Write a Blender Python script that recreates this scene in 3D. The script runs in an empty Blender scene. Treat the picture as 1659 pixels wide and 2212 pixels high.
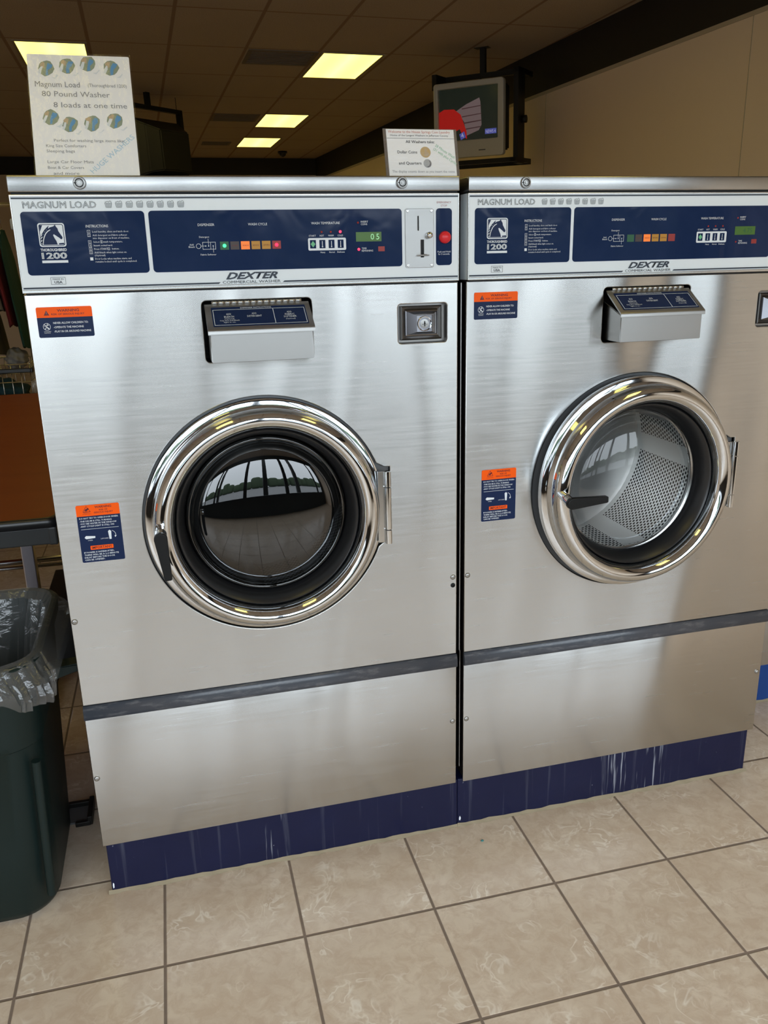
import bpy, bmesh, math, random
from mathutils import Vector, Matrix
random.seed(7)
PI = math.pi
S = bpy.context.scene
COL = S.collection

# ------------------------------------------------------------------ camera
CAMP = (0.2731, -1.9062, 1.5754)
R_ = Vector((0.96713774, -0.25332413, -0.02171339))
U_ = Vector((0.09427739, 0.27799329, 0.95594535))
F_ = Vector((0.23612785, 0.92657791, -0.29274054))
cd = bpy.data.cameras.new('camera'); cam = bpy.data.objects.new('camera', cd); COL.objects.link(cam)
cam.matrix_world = Matrix(((R_.x, U_.x, -F_.x, CAMP[0]), (R_.y, U_.y, -F_.y, CAMP[1]), (R_.z, U_.z, -F_.z, CAMP[2]), (0, 0, 0, 1)))
cd.sensor_fit = 'VERTICAL'; cd.sensor_height = 24.0; cd.lens = 1795.17 / 2212 * 24.0
cd.clip_start = 0.02; cd.clip_end = 200
S.camera = cam

# ------------------------------------------------------------------ light, sky, exposure
S.view_settings.view_transform = 'Standard'; S.view_settings.look = 'None'
S.view_settings.gamma = 1; S.view_settings.use_curve_mapping = False
S.view_settings.exposure = 0.0
SKY = 6.2
LAMP = 2.9
WX0, WX1, WY, SILL, HEAD = -3.9, 3.9, -3.6, 0.62, 2.75       # storefront glazing behind the camera
w = bpy.data.worlds.new('overcast_sky'); S.world = w; w.use_nodes = True
nt = w.node_tree; nt.nodes.clear()
wo = nt.nodes.new('ShaderNodeOutputWorld'); bg = nt.nodes.new('ShaderNodeBackground')
tc = nt.nodes.new('ShaderNodeTexCoord'); sp = nt.nodes.new('ShaderNodeSeparateXYZ'); cr = nt.nodes.new('ShaderNodeValToRGB')
nt.links.new(tc.outputs['Generated'], sp.inputs[0]); nt.links.new(sp.outputs['Z'], cr.inputs[0])
cr.color_ramp.elements[0].position = 0.0; cr.color_ramp.elements[0].color = (0.66, 0.74, 0.80, 1)
cr.color_ramp.elements[1].position = 0.5; cr.color_ramp.elements[1].color = (0.90, 1.0, 1.10, 1)
nt.links.new(cr.outputs[0], bg.inputs['Color']); bg.inputs['Strength'].default_value = SKY
nt.links.new(bg.outputs[0], wo.inputs['Surface'])
for px0, px1 in ((WX0, 0.05), (0.15, WX1)):
    ld = bpy.data.lights.new('window_portal', 'AREA'); ld.shape = 'RECTANGLE'
    ld.size = px1 - px0; ld.size_y = HEAD - SILL; ld.cycles.is_portal = True
    lo = bpy.data.objects.new('window_portal', ld); COL.objects.link(lo)
    lo.location = ((px0 + px1) / 2, WY + 0.02, (SILL + HEAD) / 2); lo.rotation_euler = (PI / 2, 0, PI)
    lo.rotation_euler = (-PI / 2, 0, 0) if False else (PI / 2, 0, 0)

# ------------------------------------------------------------------ materials
def mat(name, col=(.5, .5, .5), rough=.5, metal=0., emis=None, es=0., aniso=0., spec=None, coat=0., alpha=None):
    m = bpy.data.materials.new(name); m.use_nodes = True
    b = m.node_tree.nodes['Principled BSDF']
    b.inputs['Base Color'].default_value = (*col, 1); b.inputs['Roughness'].default_value = rough
    b.inputs['Metallic'].default_value = metal
    if spec is not None: b.inputs['Specular IOR Level'].default_value = spec
    if coat: b.inputs['Coat Weight'].default_value = coat; b.inputs['Coat Roughness'].default_value = .04
    if emis: b.inputs['Emission Color'].default_value = (*emis, 1); b.inputs['Emission Strength'].default_value = es
    if alpha is not None: b.inputs['Alpha'].default_value = alpha
    if aniso:
        t = m.node_tree.nodes.new('ShaderNodeCombineXYZ'); t.inputs[2].default_value = 1.0
        m.node_tree.links.new(t.outputs[0], b.inputs['Tangent']); b.inputs['Anisotropic'].default_value = aniso
    return m

class NT:
    def __init__(s, m): s.t = m.node_tree; s.b = s.t.nodes['Principled BSDF']
    def n(s, ty, **k):
        x = s.t.nodes.new(ty)
        for a, v in k.items(): setattr(x, a, v)
        return x
    def l(s, a, b): s.t.links.new(a, b)
    def math(s, op, a, b=None, c=None):
        x = s.n('ShaderNodeMath', operation=op)
        for i, v in enumerate((a, b, c)):
            if v is None: continue
            if isinstance(v, (int, float)): x.inputs[i].default_value = v
            else: s.l(v, x.inputs[i])
        return x.outputs[0]
    def obj(s, scale=(1, 1, 1)):
        c = s.n('ShaderNodeTexCoord'); mp = s.n('ShaderNodeMapping'); mp.inputs['Scale'].default_value = scale
        s.l(c.outputs['Object'], mp.inputs[0]); return mp.outputs[0]
    def noise(s, vec, scale, detail=3, rough=.5, dist=0.):
        x = s.n('ShaderNodeTexNoise'); x.inputs['Scale'].default_value = scale; x.inputs['Detail'].default_value = detail
        x.inputs['Roughness'].default_value = rough; x.inputs['Distortion'].default_value = dist
        if vec is not None: s.l(vec, x.inputs['Vector'])
        return x.outputs['Fac']
    def ramp(s, f, *stops):
        x = s.n('ShaderNodeValToRGB'); e = x.color_ramp.elements
        while len(e) < len(stops): e.new(.5)
        for i, (p, c) in enumerate(stops): e[i].position = p; e[i].color = (*c, 1) if len(c) == 3 else c
        s.l(f, x.inputs[0]); return x.outputs[0]
    def mix(s, f, a, b):
        x = s.n('ShaderNodeMix', data_type='RGBA')
        if isinstance(f, (int, float)): x.inputs[0].default_value = f
        else: s.l(f, x.inputs[0])
        for i, v in ((6, a), (7, b)):
            if isinstance(v, tuple): x.inputs[i].default_value = (*v, 1)
            else: s.l(v, x.inputs[i])
        return x.outputs[2]
    def bump(s, h, st, dist=.01, normal=None):
        x = s.n('ShaderNodeBump'); x.inputs['Strength'].default_value = st; x.inputs['Distance'].default_value = dist
        s.l(h, x.inputs['Height'])
        if normal is not None: s.l(normal, x.inputs['Normal'])
        return x.outputs[0]

def brushed(name, col, rough, aniso, wav=.5, wd=.02, grain=.05, scale=(2.6, 1, .9)):
    m = mat(name, col, rough, 1., aniso=aniso); N = NT(m)
    big = N.noise(N.obj(scale), 1.0, 1, .4)
    g = N.noise(N.obj((3, 3, 420)), 1.0, 2)
    b1 = N.bump(big, wav, wd); N.l(N.bump(g, grain, .002, b1) if grain else b1, N.b.inputs['Normal'])
    r = N.math('MULTIPLY_ADD', N.noise(N.obj((6, 6, 160)), 1, 2), .12, rough - .06); N.l(r, N.b.inputs['Roughness'])
    sm = N.noise(N.obj((5, 5, 5)), 1., 4, .6)
    N.l(N.mix(sm, tuple(c * .93 for c in col), tuple(min(1, c * 1.04) for c in col)), N.b.inputs['Base Color'])
    return m

M = {}
M['steel'] = brushed('brushed_stainless', (.555, .555, .545), .25, .88, wav=.6, wd=.085, grain=0)
M['cap'] = brushed('brushed_cap_steel', (.43, .43, .425), .25, .5, wav=.06, wd=.01, grain=.006)
M['steel2'] = brushed('satin_steel', (.41, .405, .395), .33, .5, wav=.15, grain=.012)
M['chrome'] = mat('polished_stainless', (.70, .725, .75), .06, 1.)
M['flange'] = mat('door_flange_steel', (.60, .60, .59), .22, 1.)
M['bezel'] = mat('dark_chrome', (.42, .42, .45), .12, 1.)
M['lockframe'] = mat('dark_lock_frame', (.11, .105, .10), .3, 1.)
M['housing'] = mat('lock_recess_steel', (.34, .33, .32), .35, 1.)
M['recess'] = mat('grey_painted_recess', (.13, .135, .14), .4, .3)
M['black'] = mat('black_plastic', (.008, .009, .010), .42, spec=.25)
M['rubber'] = mat('black_rubber', (.012, .012, .013), .33, spec=.6)
M['strip'] = mat('dark_trim_strip', (.075, .085, .105), .28, 0., spec=.6)
N = NT(M['strip']); N.l(N.mix(N.ramp(N.noise(N.obj((14, 14, 60)), 1, 4, .7), (.52, (0, 0, 0)), (.75, (1, 1, 1))), (.05, .057, .072), (.16, .16, .17)), N.b.inputs['Base Color'])
M['frame'] = mat('painted_panel_white', (.81, .87, .915), .22, 0., spec=.5)
M['navy'] = mat('navy_display', (.008, .022, .075), .10, 0., spec=.13)
N = NT(M['navy']); N.l(N.mix(N.noise(N.obj((7, 7, 5)), 1, 4, .6, 1.5), (.006, .018, .066), (.022, .038, .10)), N.b.inputs['Base Color'])
N.l(N.bump(N.noise(N.obj((9, 9, 9)), 1, 2, .5, .6), .25, .006), N.b.inputs['Normal'])
M['ink'] = mat('dark_ink', (.02, .03, .05), .4)
M['outline'] = mat('grey_outline_ink', (.10, .12, .14), .5)
M['white'] = mat('white_ink', (.78, .83, .88), .5)
M['redink'] = mat('faded_red_ink', (.45, .22, .25), .5)
M['orange'] = mat('sticker_orange', (1.0, .115, .002), .45, spec=.2)
M['sticker'] = mat('sticker_navy', (.008, .020, .072), .4, spec=.2)
M['maroon'] = mat('sticker_maroon_ink', (.13, .008, .012), .5)
M['cabinet'] = mat('dark_cabinet_enamel', (.022, .018, .016), .45)
M['redbtn'] = mat('red_button_plastic', (.75, .02, .03), .3)
M['amber'] = mat('amber_legend', (.42, .20, .01), .4, emis=(.5, .22, .01), es=.12)
M['orangeleg'] = mat('orange_legend', (.95, .22, .02), .4, emis=(1, .2, .02), es=.25)
M['darkleg'] = mat('dark_legend', (.05, .03, .025), .4)
M['redleg'] = mat('dull_red_legend', (.30, .02, .015), .4)
M['greenleg'] = mat('dull_green_legend', (.01, .10, .035), .4)
M['lcd'] = mat('green_display', (.05, .13, .012), .3, emis=(.1, .3, .02), es=.06)
M['digits'] = mat('display_digits', (.3, .6, .3), .4, emis=(.4, .9, .5), es=.35)
M['ledgreen'] = mat('green_led', (.1, 1, .4), .3, emis=(.06, .95, .36), es=1.15)
M['ledred'] = mat('red_led', (1, .05, .15), .3, emis=(1, .03, .09), es=1.2)
M['leddim'] = mat('unlit_red_led', (.35, .02, .015), .3)
M['greenlogo'] = mat('green_start_mark', (.15, .5, .25), .4)
M['paper'] = mat('sign_paper', (.97, .97, .985), .6)
M['sleeve'] = mat('clear_sleeve', (.9, .9, .9), .12, alpha=.35)
M['blackink'] = mat('black_print', (.05, .05, .06), .5)
M['greyink'] = mat('grey_print', (.28, .29, .32), .5)
M['pinkink'] = mat('pink_red_print', (.62, .22, .16), .5)
M['greenink'] = mat('pale_green_print', (.28, .55, .36), .5)
M['blueink'] = mat('light_blue_print', (.12, .34, .62), .5)
M['paleblue'] = mat('pale_blue_print', (.5, .7, .85), .5)
M['olive'] = mat('olive_print', (.30, .36, .27), .5)
M['tanp'] = mat('tan_print', (.55, .42, .28), .5)
M['gold'] = mat('gold_coin_print', (.60, .42, .20), .5)
M['silverp'] = mat('silver_coin_print', (.45, .46, .48), .5)
M['silverd'] = mat('dark_coin_print', (.16, .16, .18), .5)
M['darkmetal'] = mat('black_metal', (.012, .011, .010), .5, .4)
M['tvsilver'] = mat('tv_silver_plastic', (.55, .54, .49), .4, .2)
M['tvblack'] = mat('tv_black_plastic', (.010, .011, .011), .45)
M['beige'] = mat('beige_wall', (.86, .70, .545), .8)
M['beam'] = mat('dark_brown_fascia', (.018, .013, .011), .7)
M['trimp'] = mat('tan_trim', (.50, .42, .31), .7)
M['grille'] = mat('vent_grille', (.16, .13, .10), .7)
M['lampframe'] = mat('light_frame', (.30, .25, .18), .6)
M['canblack'] = mat('can_inside', (.01, .016, .015), .5)
M['label_grey'] = mat('grey_label', (.28, .27, .30), .5)

m = M['lampd'] = mat('fluorescent_diffuser', (.9, .85, .6), .5, emis=(1.0, .80, .17), es=LAMP)
N = NT(m); c = N.n('ShaderNodeTexCoord'); s_ = N.n('ShaderNodeSeparateXYZ'); N.l(c.outputs['Object'], s_.inputs[0])
wv = N.math('ABSOLUTE', N.math('SINE', N.math('MULTIPLY', s_.outputs[0], 11.0)))
N.l(N.math('MULTIPLY_ADD', wv, LAMP * -.35, LAMP * 1.15), N.b.inputs['Emission Strength'])

# floor tile
T = 0.33037
m = M['floor'] = mat('ceramic_floor_tile', (.5, .42, .33), .3); N = NT(m)
c = N.n('ShaderNodeTexCoord'); s_ = N.n('ShaderNodeSeparateXYZ'); N.l(c.outputs['Object'], s_.inputs[0])
def edge(o, sz, wd):
    f = N.math('FRACT', N.math('ADD', N.math('DIVIDE', o, sz), .5))
    return N.math('MULTIPLY', N.math('ABSOLUTE', N.math('SUBTRACT', f, .5)), sz)
ex = edge(s_.outputs[0], T, 0); ey = edge(s_.outputs[1], T, 0)
d = N.math('MINIMUM', ex, ey)
gm = N.ramp(N.math('MULTIPLY', d, 100), (.28, (1, 1, 1)), (.40, (0, 0, 0)))
cx_ = N.n('ShaderNodeCombineXYZ')
N.l(N.math('FLOOR', N.math('DIVIDE', s_.outputs[0], T)), cx_.inputs[0]); N.l(N.math('FLOOR', N.math('DIVIDE', s_.outputs[1], T)), cx_.inputs[1])
wn = N.n('ShaderNodeTexWhiteNoise'); N.l(cx_.outputs[0], wn.inputs[0])
va = N.n('ShaderNodeVectorMath', operation='MULTIPLY_ADD'); N.l(wn.outputs['Color'], va.inputs[0]); va.inputs[1].default_value = (7, 7, 7); N.l(c.outputs['Object'], va.inputs[2])
v = va.outputs[0]
n1 = N.noise(v, 7, 5, .6, .8); n2 = N.noise(v, 28, 5, .65, .6); n3 = N.noise(v, 16, 2, .5, 1.2)
base = N.ramp(n1, (.3, (.60, .475, .355)), (.55, (.68, .56, .43)), (.75, (.74, .62, .49)))
base = N.mix(N.ramp(n2, (.42, (0, 0, 0)), (.62, (.75, .75, .75))), base, (.56, .425, .31))
vein = N.ramp(N.math('ABSOLUTE', N.math('SUBTRACT', n3, .5)), (.0, (1, 1, 1)), (.045, (0, 0, 0)))
veinm = N.math('MULTIPLY', N.math('MULTIPLY', vein, .62), N.ramp(N.noise(v, 9, 2), (.50, (0, 0, 0)), (.66, (1, 1, 1))))
base = N.mix(veinm, base, (.90, .83, .72))
grout = N.mix(N.noise(c.outputs['Object'], 13, 4, .7), (.13, .10, .075), (.30, .22, .165))
N.l(N.mix(gm, base, grout), N.b.inputs['Base Color'])
N.l(N.math('MULTIPLY_ADD', gm, .5, .27), N.b.inputs['Roughness'])
N.l(N.bump(N.ramp(N.math('MULTIPLY', d, 100), (.22, (0, 0, 0)), (.5, (1, 1, 1))), .5, .003, N.bump(n2, .08, .002)), N.b.inputs['Normal'])

# ceiling tile
m = M['ceiling'] = mat('ceiling_tile', (.3, .23, .16), .9); N = NT(m)
c = N.n('ShaderNodeTexCoord'); s_ = N.n('ShaderNodeSeparateXYZ'); N.l(c.outputs['Object'], s_.inputs[0])
ex = edge(s_.outputs[0], .6096, 0); ey = edge(s_.outputs[1], 1.064, 0)
gx = N.ramp(N.math('MULTIPLY', ex, 10), (.11, (1, 1, 1)), (.15, (0, 0, 0))); gy = N.ramp(N.math('MULTIPLY', ey, 10), (.09, (1, 1, 1)), (.13, (0, 0, 0)))
gc = N.math('MAXIMUM', gx, gy)
sp_ = N.ramp(N.noise(c.outputs['Object'], 120, 2, .7), (.35, (.8, .8, .8)), (.6, (1, 1, 1)))
tile = N.mix(N.noise(c.outputs['Object'], 1.2, 3), (.44, .35, .26), (.51, .41, .31))
mm = N.n('ShaderNodeMix', data_type='RGBA', blend_type='MULTIPLY'); mm.inputs[0].default_value = 1; N.l(tile, mm.inputs[6]); N.l(sp_, mm.inputs[7])
N.l(N.mix(gc, mm.outputs[2], (.27, .18, .125)), N.b.inputs['Base Color'])

# blue plinth paint with drips
def plinth_mat(name, lo, hi, dc, dw):
    m = mat(name, lo, .34, spec=.25); N = NT(m)
    c = N.n('ShaderNodeTexCoord'); s_ = N.n('ShaderNodeSeparateXYZ'); N.l(c.outputs['Object'], s_.inputs[0])
    base = N.mix(N.noise(c.outputs['Object'], 6, 4, .6), lo, hi)
    st = N.ramp(N.noise(N.obj((75, 1, 3.2)), 1, 3, .6), (.56, (0, 0, 0)), (.66, (1, 1, 1)))
    band = N.ramp(N.math('DIVIDE', N.math('ABSOLUTE', N.math('SUBTRACT', s_.outputs[0], dc)), dw), (.55, (1, 1, 1)), (1.0, (0, 0, 0)))
    faint = N.math('MULTIPLY', N.ramp(N.noise(N.obj((40, 1, 1.5)), 1, 3, .6), (.58, (0, 0, 0)), (.8, (1, 1, 1))), .10)
    spots = N.math('MULTIPLY', N.ramp(N.noise(c.outputs['Object'], 90, 2, .6), (.74, (0, 0, 0)), (.78, (1, 1, 1))), .5)
    f = N.math('MAXIMUM', N.math('MAXIMUM', N.math('MULTIPLY', N.math('MULTIPLY', st, band), .6), faint), spots)
    N.l(N.mix(f, base, (.55, .58, .65)), N.b.inputs['Base Color'])
    N.l(N.bump(N.noise(c.outputs['Object'], 18, 3), .25, .004), N.b.inputs['Normal'])
    return m
M['blue1'] = plinth_mat('navy_plinth_paint_left', (.0055, .007, .029), (.009, .012, .046), .43, .04)
M['blue2'] = plinth_mat('navy_plinth_paint_right', (.0055, .007, .029), (.009, .012, .046), .555, .14)
M['blue3'] = plinth_mat('blue_plinth_paint_far', (.010, .045, .19), (.014, .06, .24), 9, .01)
M['leg_steel'] = mat('leg_steel', (.5, .48, .54), .3, 1.)
M['caulk'] = mat('old_caulk', (.30, .25, .165), .8)

m = M['drum'] = mat('perforated_drum_steel', (.8, .8, .78), .3, 1.); N = NT(m)
uv = N.n('ShaderNodeUVMap'); uv.uv_map = 'UVMap'; s_ = N.n('ShaderNodeSeparateXYZ'); N.l(uv.outputs[0], s_.inputs[0])
U0 = N.math('MULTIPLY', s_.outputs[0], 138); V0 = N.math('MULTIPLY', s_.outputs[1], 36)
row = N.math('MODULO', N.math('FLOOR', V0), 2.0)
fu = N.math('SUBTRACT', N.math('FRACT', N.math('ADD', U0, N.math('MULTIPLY', row, .5))), .5)
fv = N.math('SUBTRACT', N.math('FRACT', V0), .5)
r2 = N.math('ADD', N.math('MULTIPLY', fu, fu), N.math('MULTIPLY', fv, fv))
hole = N.math('LESS_THAN', r2, .115)
# plain bands between the perforated patches
pb = N.math('ABSOLUTE', N.math('SUBTRACT', N.math('FRACT', N.math('MULTIPLY', s_.outputs[0], 6.0)), .5))
pm = N.math('LESS_THAN', pb, .41)
vb = N.math('LESS_THAN', N.math('ABSOLUTE', N.math('SUBTRACT', s_.outputs[1], .5)), .44)
hole = N.math('MULTIPLY', N.math('MULTIPLY', hole, pm), vb)
N.l(N.mix(hole, (.85, .85, .83), (.005, .005, .005)), N.b.inputs['Base Color'])
N.l(N.math('SUBTRACT', 1.0, hole), N.b.inputs['Metallic'])
N.l(N.math('MULTIPLY_ADD', hole, .3, .36), N.b.inputs['Roughness'])
M['drumback'] = mat('drum_back_steel', (.8, .8, .78), .38, 1.)
M['wet'] = mat('dark_wash_water', (.01, .011, .012), .25)

def thin_glass(name, tint, ior=1.5, rough=0.):
    m = bpy.data.materials.new(name); m.use_nodes = True; t = m.node_tree; t.nodes.clear()
    o = t.nodes.new('ShaderNodeOutputMaterial'); mx = t.nodes.new('ShaderNodeMixShader')
    tr = t.nodes.new('ShaderNodeBsdfTransparent'); gl = t.nodes.new('ShaderNodeBsdfGlossy'); fr = t.nodes.new('ShaderNodeFresnel')
    tr.inputs[0].default_value = (*tint, 1); gl.inputs['Roughness'].default_value = rough; fr.inputs[0].default_value = ior
    t.links.new(fr.outputs[0], mx.inputs[0]); t.links.new(tr.outputs[0], mx.inputs[1]); t.links.new(gl.outputs[0], mx.inputs[2])
    t.links.new(mx.outputs[0], o.inputs[0]); return m
M['glass'] = thin_glass('door_glass', (.95, .95, .95), 1.6)
M['glassdark'] = thin_glass('dark_door_glass', (.13, .135, .14), 1.95)  # dark tint dims the drum behind it; higher ior strengthens reflections

m = M['liner'] = bpy.data.materials.new('clear_plastic_liner'); m.use_nodes = True; t = m.node_tree; t.nodes.clear()
o = t.nodes.new('ShaderNodeOutputMaterial'); mx = t.nodes.new('ShaderNodeMixShader'); mx2 = t.nodes.new('ShaderNodeMixShader')
tr = t.nodes.new('ShaderNodeBsdfTransparent'); tr.inputs[0].default_value = (.86, .87, .88, 1)
df = t.nodes.new('ShaderNodeBsdfDiffuse'); df.inputs[0].default_value = (.5, .5, .5, 1)
gl = t.nodes.new('ShaderNodeBsdfGlossy'); gl.inputs['Roughness'].default_value = .16; gl.inputs[0].default_value = (.9, .9, .9, 1)
nz = t.nodes.new('ShaderNodeTexNoise'); nz.inputs['Scale'].default_value = 11; nz.inputs['Detail'].default_value = 4; nz.inputs['Distortion'].default_value = 1.6
bp = t.nodes.new('ShaderNodeBump'); bp.inputs['Strength'].default_value = .45; bp.inputs['Distance'].default_value = .012
t.links.new(nz.outputs['Fac'], bp.inputs['Height']); t.links.new(bp.outputs[0], gl.inputs['Normal'])
mx.inputs[0].default_value = .11; t.links.new(tr.outputs[0], mx.inputs[1]); t.links.new(df.outputs[0], mx.inputs[2])
mx2.inputs[0].default_value = .075; t.links.new(mx.outputs[0], mx2.inputs[1]); t.links.new(gl.outputs[0], mx2.inputs[2]); t.links.new(mx2.outputs[0], o.inputs[0])

m = M['can'] = mat('green_can_plastic', (.0065, .0150, .0138), .45, spec=.28); N = NT(m)
N.l(N.bump(N.noise(N.obj((60, 60, 60)), 1, 3), .15, .002), N.b.inputs['Normal'])
m = M['wood'] = mat('cherry_laminate', (.20, .05, .012), .35); N = NT(m)
N.l(N.mix(N.noise(N.obj((2, 9, 2)), 1, 5, .6, .6), (.26, .050, .009), (.38, .088, .018)), N.b.inputs['Base Color'])
m = M['beige']; N = NT(m)
N.l(N.bump(N.noise(N.obj((90, 90, 90)), 1, 3), .2, .002), N.b.inputs['Normal'])
m = M['glare'] = thin_glass('glossy_film', (1, 1, 1), 1.5, .30)
nz = m.node_tree.nodes.new('ShaderNodeTexNoise'); nz.inputs['Scale'].default_value = 9; nz.inputs['Detail'].default_value = 3
bp = m.node_tree.nodes.new('ShaderNodeBump'); bp.inputs['Strength'].default_value = .6; bp.inputs['Distance'].default_value = .012
m.node_tree.links.new(nz.outputs['Fac'], bp.inputs['Height'])
for nd in m.node_tree.nodes:
    if nd.type == 'BSDF_GLOSSY': m.node_tree.links.new(bp.outputs[0], nd.inputs['Normal'])
def cloth_mat(name, col):
    m = mat(name, col, .9); N = NT(m)
    N.l(N.mix(N.noise(N.obj((30, 30, 30)), 1, 4), tuple(c * .8 for c in col), tuple(c * 1.15 for c in col)), N.b.inputs['Base Color']); return m

# ------------------------------------------------------------------ geometry helpers
def box(bm, x0, x1, y0, y1, z0, z1, bev=0., seg=2):
    vs = [bm.verts.new(p) for p in ((x0, y0, z0), (x1, y0, z0), (x1, y1, z0), (x0, y1, z0), (x0, y0, z1), (x1, y0, z1), (x1, y1, z1), (x0, y1, z1))]
    fs = [bm.faces.new([vs[i] for i in q]) for q in ((0, 3, 2, 1), (4, 5, 6, 7), (0, 1, 5, 4), (1, 2, 6, 5), (2, 3, 7, 6), (3, 0, 4, 7))]
    if bev:
        es = set(e for f in fs for e in f.edges)
        bmesh.ops.bevel(bm, geom=list(es), offset=bev, segments=seg, affect='EDGES', profile=.5)
def basis(a, b):
    d = (Vector(b) - Vector(a)); L = d.length; d.normalize()
    u = d.orthogonal().normalized(); v = d.cross(u); return d, u, v, L
def cyl(bm, a, b, r, seg=20, r2=None, cap=True):
    r2 = r if r2 is None else r2; d, u, v, L = basis(a, b); a = Vector(a); b = Vector(b)
    A = []; B = []
    for i in range(seg):
        t = 2 * PI * i / seg; o = u * math.cos(t) + v * math.sin(t)
        A.append(bm.verts.new(a + o * r)); B.append(bm.verts.new(b + o * r2))
    for i in range(seg):
        j = (i + 1) % seg; f = bm.faces.new((A[i], A[j], B[j], B[i])); f.smooth = True
    if cap: bm.faces.new(A[::-1]); bm.faces.new(B)
def tube(bm, pts, r, seg=10):
    pts = [Vector(p) for p in pts]; rings = []; prev = None
    for i, p in enumerate(pts):
        d = (pts[min(i + 1, len(pts) - 1)] - pts[max(i - 1, 0)]).normalized()
        if prev is None: u = d.orthogonal().normalized()
        else: u = (prev - d * prev.dot(d)).normalized()
        prev = u; v = d.cross(u)
        rings.append([bm.verts.new(p + (u * math.cos(2 * PI * k / seg) + v * math.sin(2 * PI * k / seg)) * r) for k in range(seg)])
    for a, b in zip(rings, rings[1:]):
        for k in range(seg):
            f = bm.faces.new((a[k], a[(k + 1) % seg], b[(k + 1) % seg], b[k])); f.smooth = True
    bm.faces.new(rings[0][::-1]); bm.faces.new(rings[-1])
def lathe(bm, prof, c, seg=96, smooth=True, closed=False):
    """prof: list of (r, y) revolved about the y axis through c=(x, z)"""
    rings = []
    for r, y in prof:
        if r < 1e-6: rings.append([bm.verts.new((c[0], y, c[1]))]); continue
        rings.append([bm.verts.new((c[0] + r * math.cos(2 * PI * k / seg), y, c[1] + r * math.sin(2 * PI * k / seg))) for k in range(seg)])
    prs = list(zip(rings, rings[1:])) + ([(rings[-1], rings[0])] if closed else [])
    for a, b in prs:
        for k in range(seg):
            j = (k + 1) % seg
            if len(a) == 1: f = bm.faces.new((a[0], b[k], b[j]))
            elif len(b) == 1: f = bm.faces.new((a[k], a[j], b[0]))
            else: f = bm.faces.new((a[k], a[j], b[j], b[k]))
            f.smooth = smooth
def rrect(x0, x1, z0, z1, r, n=6):
    P = []
    for cx, cz, a in ((x1 - r, z1 - r, 0), (x0 + r, z1 - r, 90), (x0 + r, z0 + r, 180), (x1 - r, z0 + r, 270)):
        for i in range(n + 1):
            t = math.radians(a + 90 * i / n); P.append((cx + r * math.cos(t), cz + r * math.sin(t)))
    return P
def circ(cx, cz, r, n=96, a0=0, a1=360):
    return [(cx + r * math.cos(math.radians(a0 + (a1 - a0) * i / n)), cz + r * math.sin(math.radians(a0 + (a1 - a0) * i / n))) for i in range(n)]
def curve_mesh(cu):
    o = bpy.data.objects.new('tmp', cu); COL.objects.link(o)
    dg = bpy.context.evaluated_depsgraph_get(); me = bpy.data.meshes.new_from_object(o.evaluated_get(dg))
    bpy.data.objects.remove(o); bpy.data.curves.remove(cu); return me
def flat(bm, loops, y, th, bev=0.):
    """polygon(s) with holes in the x-z plane; front face at y, going back th"""
    cu = bpy.data.curves.new('c', 'CURVE'); cu.dimensions = '2D'; cu.fill_mode = 'BOTH'
    cu.extrude = max(th / 2 - bev, 0); cu.bevel_depth = bev; cu.bevel_resolution = 2; cu.offset = -bev
    for lp in loops:
        s = cu.splines.new('POLY'); s.points.add(len(lp) - 1); s.use_cyclic_u = True
        for q, (x, z) in zip(s.points, lp): q.co = (x, z, 0, 1)
    me = curve_mesh(cu); me.transform(Matrix(((1, 0, 0, 0), (0, 0, -1, y + th / 2), (0, 1, 0, 0), (0, 0, 0, 1))))
    bm.from_mesh(me); bpy.data.meshes.remove(me)
def quad(bm, x0, x1, z0, z1, y):
    f = bm.faces.new([bm.verts.new(p) for p in ((x0, y, z0), (x1, y, z0), (x1, y, z1), (x0, y, z1))])
def poly(bm, pts, y): bm.faces.new([bm.verts.new((x, y, z)) for x, z in pts])
def frame_lines(bm, x0, x1, z0, z1, t, y):
    quad(bm, x0, x1, z1 - t, z1, y); quad(bm, x0, x1, z0, z0 + t, y); quad(bm, x0, x0 + t, z0 + t, z1 - t, y); quad(bm, x1 - t, x1, z0 + t, z1 - t, y)
def line(bm, x0, z0, x1, z1, t, y):
    d = Vector((x1 - x0, z1 - z0)).normalized(); nx, nz = -d.y * t / 2, d.x * t / 2
    poly(bm, [(x0 - nx, z0 - nz), (x1 - nx, z1 - nz), (x1 + nx, z1 + nz), (x0 + nx, z0 + nz)], y)
def text(bm, s, x, z, h, y, w=None, shear=0., outline=0., bold=0., align='L', res=2, rot=0.):
    """text in the x-z plane, left at x, baseline at z, cap height h, optional total width w"""
    cu = bpy.data.curves.new('t', 'FONT'); cu.body = s; cu.size = 1.0; cu.resolution_u = res; cu.shear = shear
    if outline: cu.fill_mode = 'NONE'; cu.bevel_depth = outline; cu.bevel_resolution = 0
    if bold: cu.offset = bold
    me = curve_mesh(cu)
    if not len(me.vertices): return
    xs = [v.co.x for v in me.vertices]; x0, x1 = min(xs), max(xs)
    k = h / .70; kx = (w / (x1 - x0)) if w else k
    W_ = kx * (x1 - x0); off = {'L': 0, 'C': -W_ / 2, 'R': -W_}[align]
    c, sn = math.cos(rot), math.sin(rot)
    for v in me.vertices:
        px, pz = (v.co.x - x0) * kx + off, v.co.y * k
        v.co = (x + px * c - pz * sn, y - (v.co.z * kx if outline else 0), z + px * sn + pz * c)
    bm.from_mesh(me); bpy.data.meshes.remove(me)

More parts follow.
